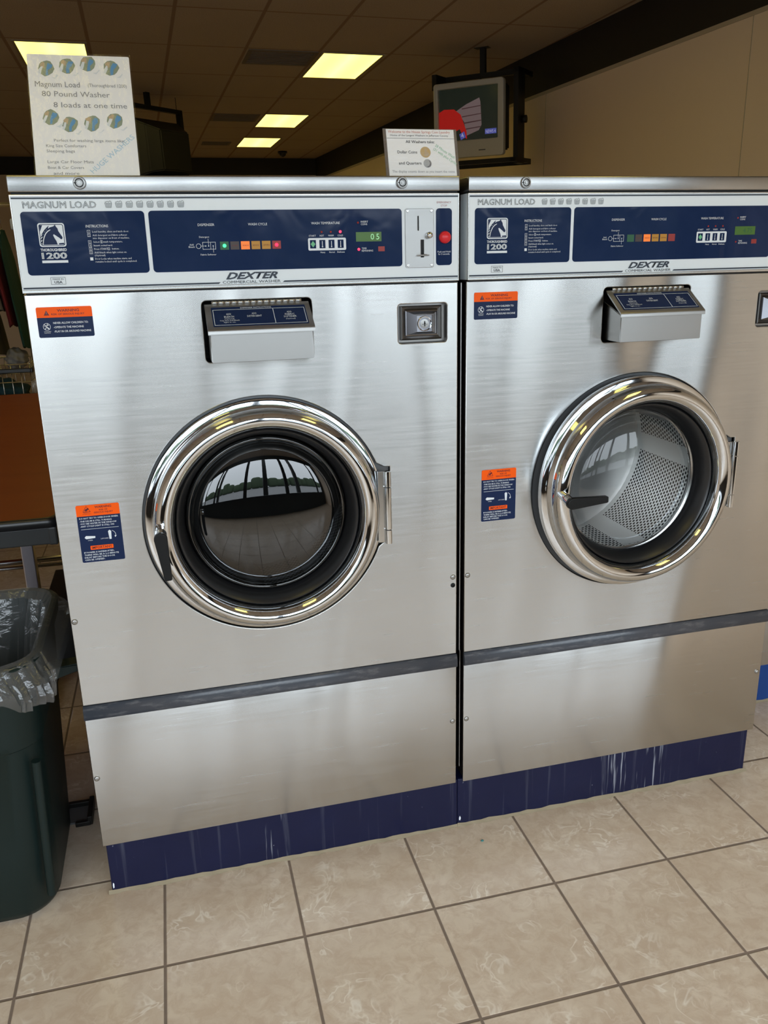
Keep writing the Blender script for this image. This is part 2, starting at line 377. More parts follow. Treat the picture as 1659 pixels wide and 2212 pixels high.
ORG = {}
def obj(name, bm, m, parent=None, origin=None, smooth=None, kind=None):
    """coords in bm are given in the frame of the thing; origin = pivot inside that frame"""
    me = bpy.data.meshes.new(name)
    if isinstance(bm, bpy.types.Mesh): me = bm
    else:
        bmesh.ops.recalc_face_normals(bm, faces=bm.faces) if kind != 'raw' else None
        bm.to_mesh(me); bm.free()
    o = bpy.data.objects.new(name, me); COL.objects.link(o)
    for mm_ in (m if isinstance(m, (list, tuple)) else [m]): me.materials.append(mm_)
    og = Vector(origin) if origin is not None else (Vector(ORG[parent.name]) if parent else Vector((0, 0, 0)))
    if parent:
        o.parent = parent; o.location = og - Vector(ORG[parent.name])
    else: o.location = og
    me.transform(Matrix.Translation(-og)); ORG[o.name] = tuple(og)
    if smooth is not None:
        for p in me.polygons: p.use_smooth = True
        me.set_sharp_from_angle(angle=math.radians(smooth))
    return o
def thing(name, label, cat, loc=(0, 0, 0), group=None, org=None, rotz=0):
    o = bpy.data.objects.new(name, None); COL.objects.link(o); o.location = loc; o.rotation_euler = (0, 0, rotz)
    o.empty_display_size = .1; o['label'] = label; o['category'] = cat
    if group: o['group'] = group
    ORG[o.name] = org if org is not None else tuple(loc); return o
def tag(o, label, cat, group=None):
    o['label'] = label; o['category'] = cat
    if group: o['group'] = group
    return o
def struct(o): o['kind'] = 'structure'; return o
def B(): return bmesh.new()

# ------------------------------------------------------------------ the room
ZC = 3.225
bm = B(); box(bm, -6, 6, -3.75, 14, -.1, 0)
fl = struct(obj('floor', bm, M['floor'], origin=(-0.19344, -0.26652, 0))); fl.rotation_euler.z = -0.0049
bm = B(); box(bm, -6, 6, -3.75, 14, ZC, ZC + .08)
ce = struct(obj('ceiling', bm, M['ceiling'], origin=(1.1613, 4.6032, ZC))); ce.rotation_euler.z = 0.0215
def wallx(y): return 3.68 - .0635 * (y - 3.9)
def slab(name, m, y0, y1, x_in, th, z0, z1):
    bm = B(); a = [(wallx(y0) + x_in, y0), (wallx(y1) + x_in, y1), (wallx(y1) + x_in + th, y1), (wallx(y0) + x_in + th, y0)]
    vs = [bm.verts.new((x, y, z)) for z in (z0, z1) for x, y in a]
    for q in ((0, 1, 2, 3), (4, 5, 6, 7), (0, 1, 5, 4), (1, 2, 6, 5), (2, 3, 7, 6), (3, 0, 4, 7)): bm.faces.new([vs[i] for i in q])
    return struct(obj(name, bm, m))
slab('wall_right', M['beige'], -3.6, 13.4, 0, .12, 0, ZC)
slab('trim_1', M['beam'], -3.6, 13.3, -.012, .012, 2.893, ZC)        # dark fascia band along the right wall
slab('trim_2', M['trimp'], -3.6, 13.3, -.008, .008, 2.868, 2.893)
for i, y in enumerate((2.805, 5.245, 7.685)):
    slab('trim_%d' % (3 + i), M['trimp'], y - .003, y + .003, -.002, .002, .1, 2.868)
bm = B(); box(bm, -6, 4, 13.3, 13.42, 0, ZC); struct(obj('wall_back', bm, M['beige']))
bm = B(); box(bm, -4.6, 3.1, 13.285, 13.3, 2.96, ZC); struct(obj('trim_6', bm, M['beam']))
bm = B(); box(bm, -4.72, -4.6, -3.6, 13.3, 0, ZC); struct(obj('wall_left', bm, M['beige']))
# storefront wall behind the camera: sill wall, header, mullions
bm = B(); box(bm, -4.72, 4.2, WY - .12, WY, 0, SILL); box(bm, -4.72, 4.2, WY - .12, WY, HEAD, ZC)
box(bm, -4.72, WX0, WY - .12, WY, SILL, HEAD); box(bm, WX1, 4.2, WY - .12, WY, SILL, HEAD)
struct(obj('wall_front', bm, M['beam']))
bm = B()
for x in (-2.9, -1.5, .1, 1.5, 3.3): box(bm, x - .06, x + .06, WY - .1, WY - .02, SILL, HEAD, .005)  # middle mullion added to stand in for the camera holder's dark reflection
box(bm, WX0, WX1, WY - .1, WY - .02, SILL, SILL + .06, .005); box(bm, WX0, WX1, WY - .1, WY - .02, HEAD - .06, HEAD, .005)
struct(obj('window_1', bm, M['darkmetal']))
# outdoors, seen only by reflection
bm = B(); box(bm, -40, 40, -60, WY - .12, -.3, -.15); struct(obj('parking_lot', bm, mat('asphalt', (.20, .20, .20), .8)))
for i, x in enumerate((-2.1, .95, 2.75)):
    bm = B(); box(bm, x - .11, x + .11, -5.8, -5.58, -.15, 3.6, .01); struct(obj('added_band_post', bm, M['darkmetal']))  # posts added to put dark vertical bands into the steel's reflections
bm = B()
for i in range(26):
    x = -38 + i * 3 + random.uniform(-.8, .8); h = random.uniform(3.2, 6)
    box(bm, x - 2, x + 2, -47, -43, -.15, h, 1.2, 3)
struct(obj('tree_line', bm, mat('distant_foliage', (.045, .07, .035), .9), smooth=60))

# ------------------------------------------------------------------ ceiling fixtures
def lamp(x, y, label):
    t = thing('ceiling_light', label, 'ceiling light', (x, y, ZC), 'recessed fluorescent ceiling lights', org=(0, 0, 0), rotz=.0215)
    bm = B(); flat_h(bm, -.275, .275, -.51, .51, .02, -.006, 0); obj('frame', bm, M['lampframe'], t)
    bm = B(); box(bm, -.256, .256, -.49, .49, -.003, 0); obj('diffuser', bm, M['lampd'], t)
def flat_h(bm, x0, x1, y0, y1, wd, z0, z1):
    box(bm, x0, x1, y0, y0 + wd, z0, z1); box(bm, x0, x1, y1 - wd, y1, z0, z1); box(bm, x0, x0 + wd, y0 + wd, y1 - wd, z0, z1); box(bm, x1 - wd, x1, y0 + wd, y1 - wd, z0, z1)
lamp(-.38, 6.2, 'bright ceiling light partly hidden behind the tall white sign')
lamp(2.036, 6.22, 'largest fully visible bright ceiling light, right of the centre')
lamp(1.93, 9.33, 'middle bright ceiling light of the row running to the back')
lamp(1.87, 11.33, 'farthest and smallest bright ceiling light, nearest the back wall')
for x, y in ((-.4, 2.7), (2.05, 2.7), (-.4, -.9), (2.05, -.9)):
    lamp(x, y, 'ceiling light outside the picture above the washers and the aisle')
def vent(x0, x1, y0, y1, label):
    cx, cy = (x0 + x1) / 2, (y0 + y1) / 2
    t = thing('ceiling_vent', label, 'vent', (cx, cy, ZC), 'brown air vents in the ceiling', org=(0, 0, 0), rotz=.0215)
    a, b = (x1 - x0) / 2, (y1 - y0) / 2
    bm = B(); flat_h(bm, -a, a, -b, b, .03, -.008, 0); obj('frame', bm, M['grille'], t)
    bm = B()
    n = 9
    for i in range(n):
        y = -b + .04 + (2 * b - .08) * i / (n - 1); box(bm, -a + .03, a - .03, y - .006, y + .014, -.007, 0)
    obj('slats', bm, M['grille'], t)
vent(1.16, 1.74, 5.70, 6.22, 'brown ceiling vent just left of the largest bright light')
vent(1.07, 1.62, 8.88, 9.39, 'brown ceiling vent left of the middle bright light')
vent(1.07, 1.48, 11.30, 11.64, 'small dark ceiling vent left of the farthest bright light')
t = thing('ceiling_dome', 'small dark dome fixture on the ceiling near the back wall', 'ceiling dome', (2.373, 12.35, ZC), org=(0, 0, 0))
bm = B(); cyl(bm, (0, 0, 0), (0, 0, -.03), .075, 24); obj('base_ring', bm, M['tvblack'], t)
bm = B()
bmesh.ops.create_uvsphere(bm, u_segments=20, v_segments=12, radius=.055, matrix=Matrix.Translation((0, 0, -.03))); obj('dome', bm, M['tvblack'], t, smooth=60)

# ------------------------------------------------------------------ hanging televisions
def local_frame(c, yaw, pitch):
    r = Vector((math.cos(yaw), math.sin(yaw), 0)); n = Vector((math.sin(yaw) * math.cos(pitch), -math.cos(yaw) * math.cos(pitch), -math.sin(pitch))); u = n.cross(r) * -1
    u = r.cross(n) * -1
    if u.z < 0: u = -u
    return Matrix(((r.x, -n.x, u.x, c[0]), (r.y, -n.y, u.y, c[1]), (r.z, -n.z, u.z, c[2]), (0, 0, 0, 1)))
def tv_housing(bm, w, h, dep):
    """tapering picture-tube housing behind the bezel: x across, y back, z up"""
    secs = [(w / 2, h / 2, -h / 2, .02), (w / 2, h / 2, -h / 2, .16), (w * .36, h * .36, -h * .42, dep * .7), (w * .27, h * .25, -h * .40, dep)]
    rs = []
    for a, zt, zb, y in secs: rs.append([bm.verts.new(p) for p in ((-a, y, zb), (a, y, zb), (a, y, zt), (-a, y, zt))])
    for p, q in zip(rs, rs[1:]):
        for i in range(4): bm.faces.new((p[i], p[(i + 1) % 4], q[(i + 1) % 4], q[i]))
    bm.faces.new(rs[0][::-1]); bm.faces.new(rs[-1])
    bmesh.ops.bevel(bm, geom=list(bm.edges), offset=.012, segments=2, affect='EDGES')
TVM = local_frame((2.894, 5.243, 2.703), -.7299, .0458)
t = thing('television', 'silver tube television showing a red shape, hanging from the ceiling', 'television', (0, 0, 0), org=(0, 0, 0)); t.matrix_world = TVM
sw, sh = .265, .20
bm = B(); flat(bm, [rrect(-sw - .038, sw + .05, -sh - .135, sh + .045, .025), rrect(-sw, sw, -sh, sh, .008)], -.02, .06, .006); obj('bezel', bm, M['tvsilver'], t, smooth=40)
bm = B(); tv_housing(bm, .60, .50, .42); bm.transform(Matrix.Translation((.005, 0, -.04))); obj('housing', bm, M['tvblack'], t)
bm = B(); quad(bm, -sw - .002, sw + .002, -sh - .002, sh + .002, .012); scr = obj('screen', bm, mat('tv_screen', (.012, .016, .014), .12, emis=(.012, .017, .012), es=.6), t)
def emi(n, c, s=.5): return mat(n, tuple(min(1, k) for k in c), .4, emis=c, es=s)
bm = B(); poly(bm, [(-.265, -.19), (-.265, .03), (-.22, .05), (-.13, .045), (-.07, .0), (-.02, -.13), (-.015, -.19), (-.05, -.17), (-.08, -.11), (-.13, -.13), (-.12, -.2), (-.24, -.2)], .0105); obj('picture_red_shape', bm, emi('tv_red', (.42, .012, .010), .5), scr)
bm = B(); poly(bm, [(-.13, .02), (-.02, .075), (.095, .115), (.105, .085), (.115, -.09), (.09, -.13), (-.02, -.165), (-.04, -.06), (-.08, .0)], .0112); obj('picture_grey_block', bm, emi('tv_pinkgrey', (.17, .125, .13), .5), scr)
for a, b in ((.058, .052), (-.002, -.008), (-.052, -.06), (-.1, -.107)):
    bm = B(); poly(bm, [(-.06, a - .012), (.112, a), (.112, b), (-.06, b - .014)], .0108); obj('picture_dark_line', bm, emi('tv_darkline', (.075, .035, .04), .4), scr)
bm = B(); poly(bm, [(-.07, -.195), (-.025, -.175), (-.04, -.13), (-.085, -.15)], .0098); obj('picture_blue_logo', bm, emi('tv_blue', (.08, .1, .42), .5), scr)
bm = B(); quad(bm, .145, .245, -.165, -.125, .0105); obj('picture_blue_caption', bm, bpy.data.materials['tv_blue'], scr)
bm = B(); text(bm, '4', -.064, -.18, .035, .0088, rot=.25); obj('picture_numeral', bm, emi('tv_white', (.5, .5, .65), .5), scr)
bm = B(); text(bm, 'NEWS 4', .152, -.158, .024, .0095, w=.086); obj('picture_caption', bm, bpy.data.materials['tv_white'], scr)
bm = B(); quad(bm, .10, .16, -.288, -.281, -.0205); obj('badge', bm, M['ink'], t)
t = thing('television_mount', 'black metal ceiling frame holding the silver television', 'tv mount', (0, 0, 0), org=(0, 0, 0)); t.matrix_world = TVM
bm = B(); box(bm, -.33, .40, .22, .27, .285, .325); box(bm, -.33, -.29, .02, .27, .205, .325); box(bm, .36, .40, .10, .27, -.40, .325); box(bm, .36, .40, .10, .48, .285, .325)
box(bm, -.30, .40, .02, .07, -.39, -.355); box(bm, -.30, .40, .42, .46, -.40, -.37); box(bm, -.33, -.29, .02, .46, -.39, -.36); box(bm, .36, .40, .02, .46, -.39, -.355); box(bm, -.33, -.29, .42, .46, -.39, .325); box(bm, -.31, -.16, .0, .05, .207, .225)
obj('frame', bm, M['darkmetal'], t)
bm = B(); box(bm, .02, .065, .225, .265, .325, .53); box(bm, -.02, .105, .19, .30, .51, .52); obj('pole', bm, M['darkmetal'], t)
bm = B(); cyl(bm, (.40, .2, -.06), (.44, .2, -.06), .03, 16); obj('knob', bm, M['darkmetal'], t)
bm = B(); bm.free()
for q in ([(.04, .2, .285), (.0, .12, .22), (-.01, .08, .21)], [(.04, .2, .285), (.07, .12, .22), (.09, .08, .21)], [(-.26, .2, .285), (-.25, .12, .24), (-.24, .06, .21)]):
    bm = B(); tube(bm, q, .004, 6); obj('wire', bm, M['darkmetal'], t)

TV2 = local_frame((.27, 7.75, 2.70), PI + .72, .04)
t = thing('television', 'black television seen from behind, hanging just right of the tall sign', 'television', (0, 0, 0), org=(0, 0, 0)); t.matrix_world = TV2
bm = B(); flat(bm, [rrect(-.36, .36, -.34, .27, .02)], -.02, .05, .005); obj('bezel', bm, M['tvblack'], t)
bm = B(); tv_housing(bm, .70, .58, .46); bm.transform(Matrix.Translation((0, 0, -.03))); obj('housing', bm, M['tvblack'], t)
bm = B(); box(bm, -.33, -.20, .1605, .164, .14, .20); bm.free()
t2 = thing('television_mount', 'black ceiling frame and chain of the television seen from behind', 'tv mount', (0, 0, 0), org=(0, 0, 0)); t2.matrix_world = TV2
bm = B(); box(bm, -.44, .44, .1, .14, .36, .40); box(bm, -.44, -.40, .08, .14, -.40, .40); box(bm, .40, .44, .08, .14, -.40, .40); box(bm, -.44, .44, .02, .46, -.40, -.37); obj('frame', bm, M['darkmetal'], t2)
bm = B(); box(bm, -.02, .03, .10, .14, .40, .566); obj('pole', bm, M['darkmetal'], t2)
bm = B()
for k in range(9):
    z = .41 + k * .017; tube(bm, [(-.38 + .004 * math.cos(a), .12 + (.004 * math.sin(a) if k % 2 else 0), z + .009 * math.sin(a)) for a in [i * PI / 3 for i in range(7)]], .0018, 5)
obj('chain', bm, M['darkmetal'], t2)

# ------------------------------------------------------------------ washers
PT = 0.9707; PZ = 0.155; W = 0.95
DC = (0.474, 0.990)
def rivet(bm, x, z, y=0., r=.0062):
    lathe(bm, [(r * 1.15, y + .0005), (r * 1.1, y - .0012), (r * .8, y - .003), (r * .45, y - .0032), (r * .3, y - .0018), (0, y - .0016)], (x, z), 20)
def lock_cyl(par, x, z, y):
    bm = B(); lathe(bm, [(.0125, y), (.0125, y - .004), (.0115, y - .006), (.0085, y - .0065), (.0078, y - .004), (.0068, y - .004), (.0065, y - .006), (.005, y - .0062), (.0047, y - .0045), (.0028, y - .0045), (.0026, y - .0065), (0, y - .0065)], (x, z), 32)
    lk = obj('tubular_lock', bm, M['steel2'], par, origin=(x, y, z), smooth=35)
    bm = B(); lathe(bm, [(.0078, y - .0042), (.0046, y - .0046)], (x, z), 24); quad(bm, x - .0105, x - .006, z - .001, z + .001, y - .0067); obj('keyway', bm, M['black'], lk)
def basket_icon(bm, x, z, s, y, t=.0007):
    P = [(0, .62), (.12, 0), (.88, 0), (1, .62)]
    q = [(x + a * s, z + b * s) for a, b in P]
    for a, b in zip(q, q[1:] + q[:1]): line(bm, *a, *b, t, y)
    for k in (.2, .42): line(bm, x + (.12 * (1 - k / .62)) * s, z + k * s, x + (1 - .12 * (1 - k / .62)) * s, z + k * s, t * .8, y)
    for k in (.3, .5, .7): line(bm, x + k * s, z, x + (k + (k - .5) * .15) * s, z + .62 * s, t * .8, y)
    top = [(.02, .62), (.1, .85), (.25, .8), (.38, .92), (.55, .78), (.75, .98), (.92, .9), (.98, .62)]
    tq = [(x + a * s, z + b * s) for a, b in top]
    for a, b in zip(tq, tq[1:]): line(bm, *a, *b, t, y)

def washer(x0, y0, label, second=False, far=False):
    t = thing('commercial_washer', label, 'washing machine', (x0, y0, PZ), 'stainless front-loading coin washers', org=(0, 0, PZ))
    Z = lambda z: z
    # body shell
    bm = B()
    box(bm, .006, .012, .004, .88, PZ + .003, 1.70); box(bm, W - .012, W - .006, .004, .88, PZ + .003, 1.70)
    box(bm, .006, W - .006, .874, .88, PZ + .003, 1.70); box(bm, .012, W - .012, .004, .874, PZ + .003, PZ + .02)
    obj('cabinet', bm, M['cabinet'], t)
    if second:
        bm = B(); box(bm, -.0095, -.0065, .012, .02, .56, 1.515, .0008); box(bm, -.0075, -.006, .012, .02, .2, .56); obj('side_edge', bm, M['steel2'], t)
    # top cap
    bm = B(); box(bm, -.0005, W, -.012, .88, 1.7153, 1.747, .003, 3); cap = obj('top_cap', bm, M['cap'], t, smooth=40)
    lock_cyl(cap, .1373, 1.7324, -.012); lock_cyl(cap, .8137, 1.7324, -.012)
    bm = B(); box(bm, .004, W - .004, -.004, .1, 1.7105, 1.7155); obj('cap_gap', bm, M['black'], t)
    # control panel
    bm = B(); flat(bm, [rrect(0, W - .001, 1.5203, 1.7114, .004)], -.008, .012, .003); box(bm, .002, W - .002, -.002, .05, 1.521, 1.711)
    cp = obj('control_panel', bm, M['frame'], t, smooth=40)
    yp = -.0083
    bm = B(); box(bm, .0005, W - .0015, yp - .0007, yp + .004, 1.5203, 1.5268, .0012); box(bm, .0005, W - .0015, yp - .0007, yp + .004, 1.7078, 1.7112, .001); box(bm, 0, .0022, yp - .0007, yp + .004, 1.5203, 1.7112, .0008); box(bm, W - .003, W - .0008, yp - .0007, yp + .004, 1.5203, 1.7112, .0008)
    obj('edge_frame', bm, M['flange'], cp)
    for xa, xb in ((.0164, .2572), (.2652, .8131), (.8935, .9315)):
        bm = B(); flat(bm, [rrect(xa, xb, 1.5556, 1.6789, .0075)], yp - .0006, .0008); obj('display_panel', bm, M['navy'], cp)
    yt = yp - .0009
    bm = B(); quad(bm, .0035, W - .004, 1.7028, 1.7058, yt)
    text(bm, 'DEXTER', .415, 1.5378, .0135, yt, w=.113, shear=.4, bold=.035); text(bm, 'COMMERCIAL WASHER', .4075, 1.5285, .0058, yt, w=.126)
    poly(bm, [(.0035, 1.5285), (.399, 1.5285), (.403, 1.5318), (.0035, 1.5318)], yt); poly(bm, [(.538, 1.5285), (W - .004, 1.5285), (W - .004, 1.5318), (.542, 1.5318)], yt)
    frame_lines(bm, .058, .087, 1.5365, 1.551, .0006, yt); text(bm, 'MADE IN', .0725, 1.5455, .0033, yt, w=.021, align='C'); text(bm, 'USA', .0725, 1.5388, .0048, yt, w=.016, align='C', bold=.02)
    obj('dark_lettering', bm, M['ink'], cp)
    bm = B(); text(bm, 'MAGNUM LOAD', .0233, 1.6855, .0125, yt, w=.141, outline=.017)
    obj('outlined_lettering', bm, M['outline'], cp)
    for k in range(8): bm = B(); basket_icon(bm, .1815 + k * .0207, 1.6857, .0132, yt); obj('basket_icon', bm, M['outline'], cp)
    bm = B(); text(bm, 'EMERGENCY', .9125, 1.6895, .0042, yt, w=.034, align='C'); text(bm, 'STOP', .9125, 1.6825, .0042, yt, w=.015, align='C'); obj('red_lettering', bm, M['redink'], cp)
    # white print on navy
    bm = B(); yw = yp - .0012
    def cut(nm):
        nonlocal bm
        obj(nm, bm, M['white'], cp); bm = B()
    text(bm, 'INSTRUCTIONS', .139, 1.6475, .0052, yw, w=.044)
    L = [('Load laundry, close and latch door.', 1.6375, 1), ('Add detergent and fabric softener', 1.6305, 2), ('into dispenser on front of machine.', 1.6248, 0), ('Select     wash temperature.', 1.6175, 3), ('Insert coins/card.', 1.6105, 4),
         ('Press START      button.', 1.6035, 5), ('Add bleach when light comes on.', 1.5965, 6), ('(Optional)', 1.5908, 0), ('Door Locks when machine starts, and', 1.584, 7), ('remains locked until cycle is completed.', 1.5783, 0)]
    for s_, z, n in L:
        text(bm, s_, .1505, z, .0036, yw, w=len(s_) * .00207, res=1)
        if 0 < n < 7: frame_lines(bm, .1405, .1465, z - .0012, z + .0048, .0005, yw); text(bm, str(n), .1435, z, .0034, yw, align='C', res=1)
        if n == 7: quad(bm, .1405, .1465, z - .0012, z + .0048, yw)
    frame_lines(bm, .1645, .1685, 1.6165, 1.622, .0005, yw); quad(bm, .1662, .1668, 1.6172, 1.6212, yw)
    frame_lines(bm, .1772, .1815, 1.6028, 1.6073, .0005, yw); quad(bm, .1792, .1795, 1.6035, 1.6066, yw)
    cut('instruction_lettering')
    frame_lines_r = [rrect(.046, .0975, 1.611, 1.657, .005), rrect(.0482, .0953, 1.6132, 1.6548, .004)]
    flat(bm, frame_lines_r, yw, .0002)
    flat(bm, [rrect(.0495, .094, 1.6145, 1.6535, .003)], yw, .0002)
    text(bm, 'THOROUGHBRED', .0715, 1.6025, .0052, yw, w=.0505, align='C', bold=.025)
    text(bm, '1200', .0715, 1.588, .0115, yw - .0002, w=.0495, align='C', outline=.04)
    quad(bm, .0465, .0968, 1.5795, 1.5845, yw)
    cut('badge_plate')
    text(bm, 'WASH CYCLE', .4905, 1.6475, .005, yw, w=.041, align='C'); cut('cycle_title')
    text(bm, 'DISPENSER', .3815, 1.6475, .005, yw, w=.0345, align='C'); cut('dispenser_title')
    text(bm, 'Detergent', .3755, 1.6238, .0034, yw, w=.021, align='C'); text(bm, 'Fabric Softener', .382, 1.588, .0034, yw, w=.033, align='C'); text(bm, 'Add', .348, 1.6085, .0034, yw, w=.0085, align='C'); text(bm, 'Bleach', .348, 1.604, .0034, yw, w=.0125, align='C')
    frame_lines(bm, .371, .3985, 1.600, 1.615, .0007, yw); quad(bm, .3875, .3882, 1.600, 1.615, yw)
    flat(bm, [circ(.3625, 1.607, .0052, 24), circ(.3625, 1.607, .0045, 24)], yw, .0002); quad(bm, .3677, .378, 1.6067, 1.6073, yw)
    for cx, cz in ((.3775, 1.607), (.3835, 1.607), (.393, 1.607)): poly(bm, circ(cx, cz, .0012, 12), yw - .0001)
    quad(bm, .3832, .3838, 1.607, 1.6215, yw); quad(bm, .3927, .3933, 1.5935, 1.607, yw)
    cut('dispenser_diagram')
    text(bm, 'WASH TEMPERATURE', .639, 1.648, .005, yw, w=.0635, align='C'); cut('temperature_title')
    for s_, x in (('START', .6085), ('HOT', .6295), ('WARM', .650), ('COLD', .671)): text(bm, s_, x, 1.6225, .0036, yw, align='C', w=len(s_) * .0031)
    for s_, x in (('Heavy', .6305), ('Normal', .651), ('Delicate', .6715)): text(bm, s_, x, 1.5878, .0034, yw, align='C', w=len(s_) * .0021)
    cut('temperature_lettering')
    text(bm, 'INSERT', .7185, 1.6505, .0038, yw, w=.0165); text(bm, 'COINS', .7185, 1.6452, .0038, yw, w=.0145); cut('insert_coins_lettering'); text(bm, 'TIME', .719, 1.594, .0038, yw, w=.011); text(bm, 'REMAINING', .719, 1.589, .0038, yw, w=.026)
    cut('time_remaining_lettering')
    text(bm, 'Push and Hold', .9125, 1.5835, .0036, yw, w=.031, align='C'); text(bm, 'for 3 seconds.', .9125, 1.5785, .0036, yw, w=.028, align='C')
    cut('stop_instruction_lettering')
    flat(bm, [rrect(.5985, .6835, 1.5935, 1.6195, .003), rrect(.6025, .616, 1.5978, 1.6155, .0008), rrect(.6235, .637, 1.5978, 1.6155, .0008), rrect(.644, .6575, 1.5978, 1.6155, .0008), rrect(.6645, .678, 1.5978, 1.6155, .0008)], yw, .0004)
    cut('selector_frame')
    for x in (.6302, .6507, .6712): quad(bm, x - .0007, x + .0007, 1.601, 1.613, yw - .0001); poly(bm, circ(x, 1.6012, .0016, 12), yw - .0001); cut('thermometer_symbol')
    bm.free()
    # horse head: navy on the light square
    bm = B(); hx, hz, k = .0505, 1.6152, .00042
    hp = [(0, 0), (4, 22), (10, 40), (18, 56), (30, 70), (46, 80), (62, 84), (70, 92), (74, 82), (80, 74), (82, 62), (90, 48), (98, 34), (96, 26), (90, 24), (84, 30), (76, 36), (68, 42), (60, 48), (56, 44), (60, 32), (68, 16), (72, 0)]
    poly(bm, [(hx + a * k, hz + b * k) for a, b in hp], yw - .0003)
    for a, b in ((-1, 12), (0, 26), (3, 40), (9, 53), (18, 65), (29, 75)): poly(bm, [(hx + (a - 7) * k, hz + (b - 8) * k), (hx + (a + 2) * k, hz + (b + 4) * k), (hx + (a + 12) * k, hz + (b + 13) * k), (hx + (a + 7) * k, hz + (b - 2) * k)], yw - .0003)
    poly(bm, [(hx + (-2) * k, hz + 60 * k), (hx + 12 * k, hz + 90 * k), (hx - 2 * k, hz + 90 * k)], yw - .0003)
    poly(bm, [(hx + 78 * k, hz + 6 * k), (hx + 102 * k, hz + 8 * k), (hx + 102 * k, hz), (hx + 78 * k, hz)], yw - .0003)
    obj('horse_emblem', bm, M['sticker'], cp)
    bm = B(); tp = [(4, 0), (8, 20), (14, 36), (22, 50), (32, 60), (44, 67), (43, 70), (30, 64), (19, 53), (10, 37), (4, 20), (1, 0)]; poly(bm, [(hx + (a + 3) * k, hz + b * k) for a, b in tp], yw - .0005)
    obj('horse_mane_line', bm, M['white'], cp)
    # cycle legends
    leg = [('greenleg', .417), ('darkleg', .439), ('orangeleg', .4615), ('amber', .484), ('amber', .5065), ('redleg', .529)]
    for mn, x in leg:
        bm = B(); quad(bm, x - .0093, x + .0093, 1.5988, 1.6155, yw); obj('cycle_legend', bm, M[mn], cp)
    bm = B()
    for x, s_ in ((.439, 'SOAK'), (.4615, 'WASH'), (.484, 'RINSE'), (.5065, 'SPIN')): text(bm, s_, x, 1.6055, .0032, yw - .0002, w=.013, align='C', res=1)
    obj('legend_lettering', bm, M['maroon'], cp)
    if not second and not far:
        for mn, x, z in (('ledgreen', .417, 1.607), ('ledred', .529, 1.607), ('ledred', .671, 1.632), ('ledred', .712, 1.594)):
            bm = B(); lathe(bm, [(.0040 if z == 1.607 else .0030, yw - .0002), (.003, yw - .002), (0, yw - .0026)], (x, z), 20); obj('indicator_light', bm, M[mn], cp, smooth=60)
        dim = ((.6295, 1.632), (.650, 1.632), (.712, 1.6505))
    else: dim = ((.6295, 1.632), (.650, 1.632), (.671, 1.632), (.712, 1.6505), (.712, 1.594))
    for x, z in dim:
        bm = B(); lathe(bm, [(.0022, yw), (.0016, yw - .001), (0, yw - .0014)], (x, z), 14); obj('indicator_light', bm, M['leddim'], cp)
    bm = B(); quad(bm, .7065, .765, 1.6105, 1.6305, yw); dsp = obj('time_display', bm, M['lcd'], cp)
    bm = B()
    if second: text(bm, '4.75', .730, 1.6155, .0105, yw - .0004, w=.026)
    else: text(bm, '0', .740, 1.6145, .0125, yw - .0004); text(bm, '5', .753, 1.6145, .0125, yw - .0004)
    obj('display_digits', bm, M['digits'] if not second else M['greenleg'], cp)
    bm = B(); quad(bm, .757, .772, 1.589, 1.5995, yw); obj('red_filter_window', bm, M['redleg'], cp)
    bm = B(); poly(bm, [(.6092, 1.6135), (.6145, 1.6067), (.6092, 1.60), (.604, 1.6067)], yw - .0002); obj('start_symbol', bm, M['greenlogo'], cp)
    # coin slide plate
    bm = B(); flat(bm, [rrect(.8205, .8875, 1.5515, 1.6785, .004), rrect(.8495, .8522, 1.632, 1.663, .001), rrect(.8565, .8640, 1.574, 1.612, .0008)], yp - .0025, .0025, .0006); coin = obj('coin_plate', bm, M['steel2'], cp, smooth=40)
    bm = B(); quad(bm, .845, .868, 1.57, 1.665, yp - .0004); obj('slot_opening', bm, M['black'], cp)
    for sx, sz in ((.826, 1.6735), (.882, 1.6735), (.826, 1.5565), (.882, 1.5565)):
        bm = B(); lathe(bm, [(.0034, yp - .0024), (.003, yp - .0038), (.0012, yp - .0042), (0, yp - .0036)], (sx, sz), 16); obj('plate_screw', bm, M['flange'], cp, smooth=50)
    bm = B(); lathe(bm, [(.0062, yp - .002), (.0070, yp - .008), (.0072, yp - .013), (.0055, yp - .0165), (0, yp - .018)], (.875, 1.6215), 28); obj('coin_return_button', bm, M['chrome'], cp, smooth=50)
    bm = B(); lathe(bm, [(.0135, 0), (.015, -.0008), (.0135, -.0018), (0, -.0022)], (0, 0), 28); bm.transform(Matrix.Translation((.8605, yp - .006, 1.5785)) @ Matrix.Rotation(math.radians(80), 4, 'X')); obj('coin_catch', bm, M['chrome'], cp, smooth=50)
    bm = B(); lathe(bm, [(.0132, yp), (.0135, yp - .006), (.0125, yp - .011), (.008, yp - .0145), (0, yp - .0155)], (.9135, 1.6165), 36); obj('emergency_stop_button', bm, M['redbtn'], cp, smooth=50)

    # front panel, one stamped sheet
    R = .2893
    hz0, hz1, hxr = .897, 1.088, .776
    a0 = math.degrees(math.asin((hz1 + .012 - DC[1]) / R)); a1 = 360 + math.degrees(math.asin((hz0 - .012 - DC[1]) / R))
    outl = [(DC[0] + R * math.cos(math.radians(a)), DC[1] + R * math.sin(math.radians(a))) for a in [a0 + (a1 - a0) * i / 110 for i in range(111)]]
    outl += [(hxr - .022, hz0 - .004), (hxr - .014, hz0), (hxr, hz0 + .001), (hxr, hz1), (hxr - .014, hz1), (hxr - .022, hz1 + .004)]
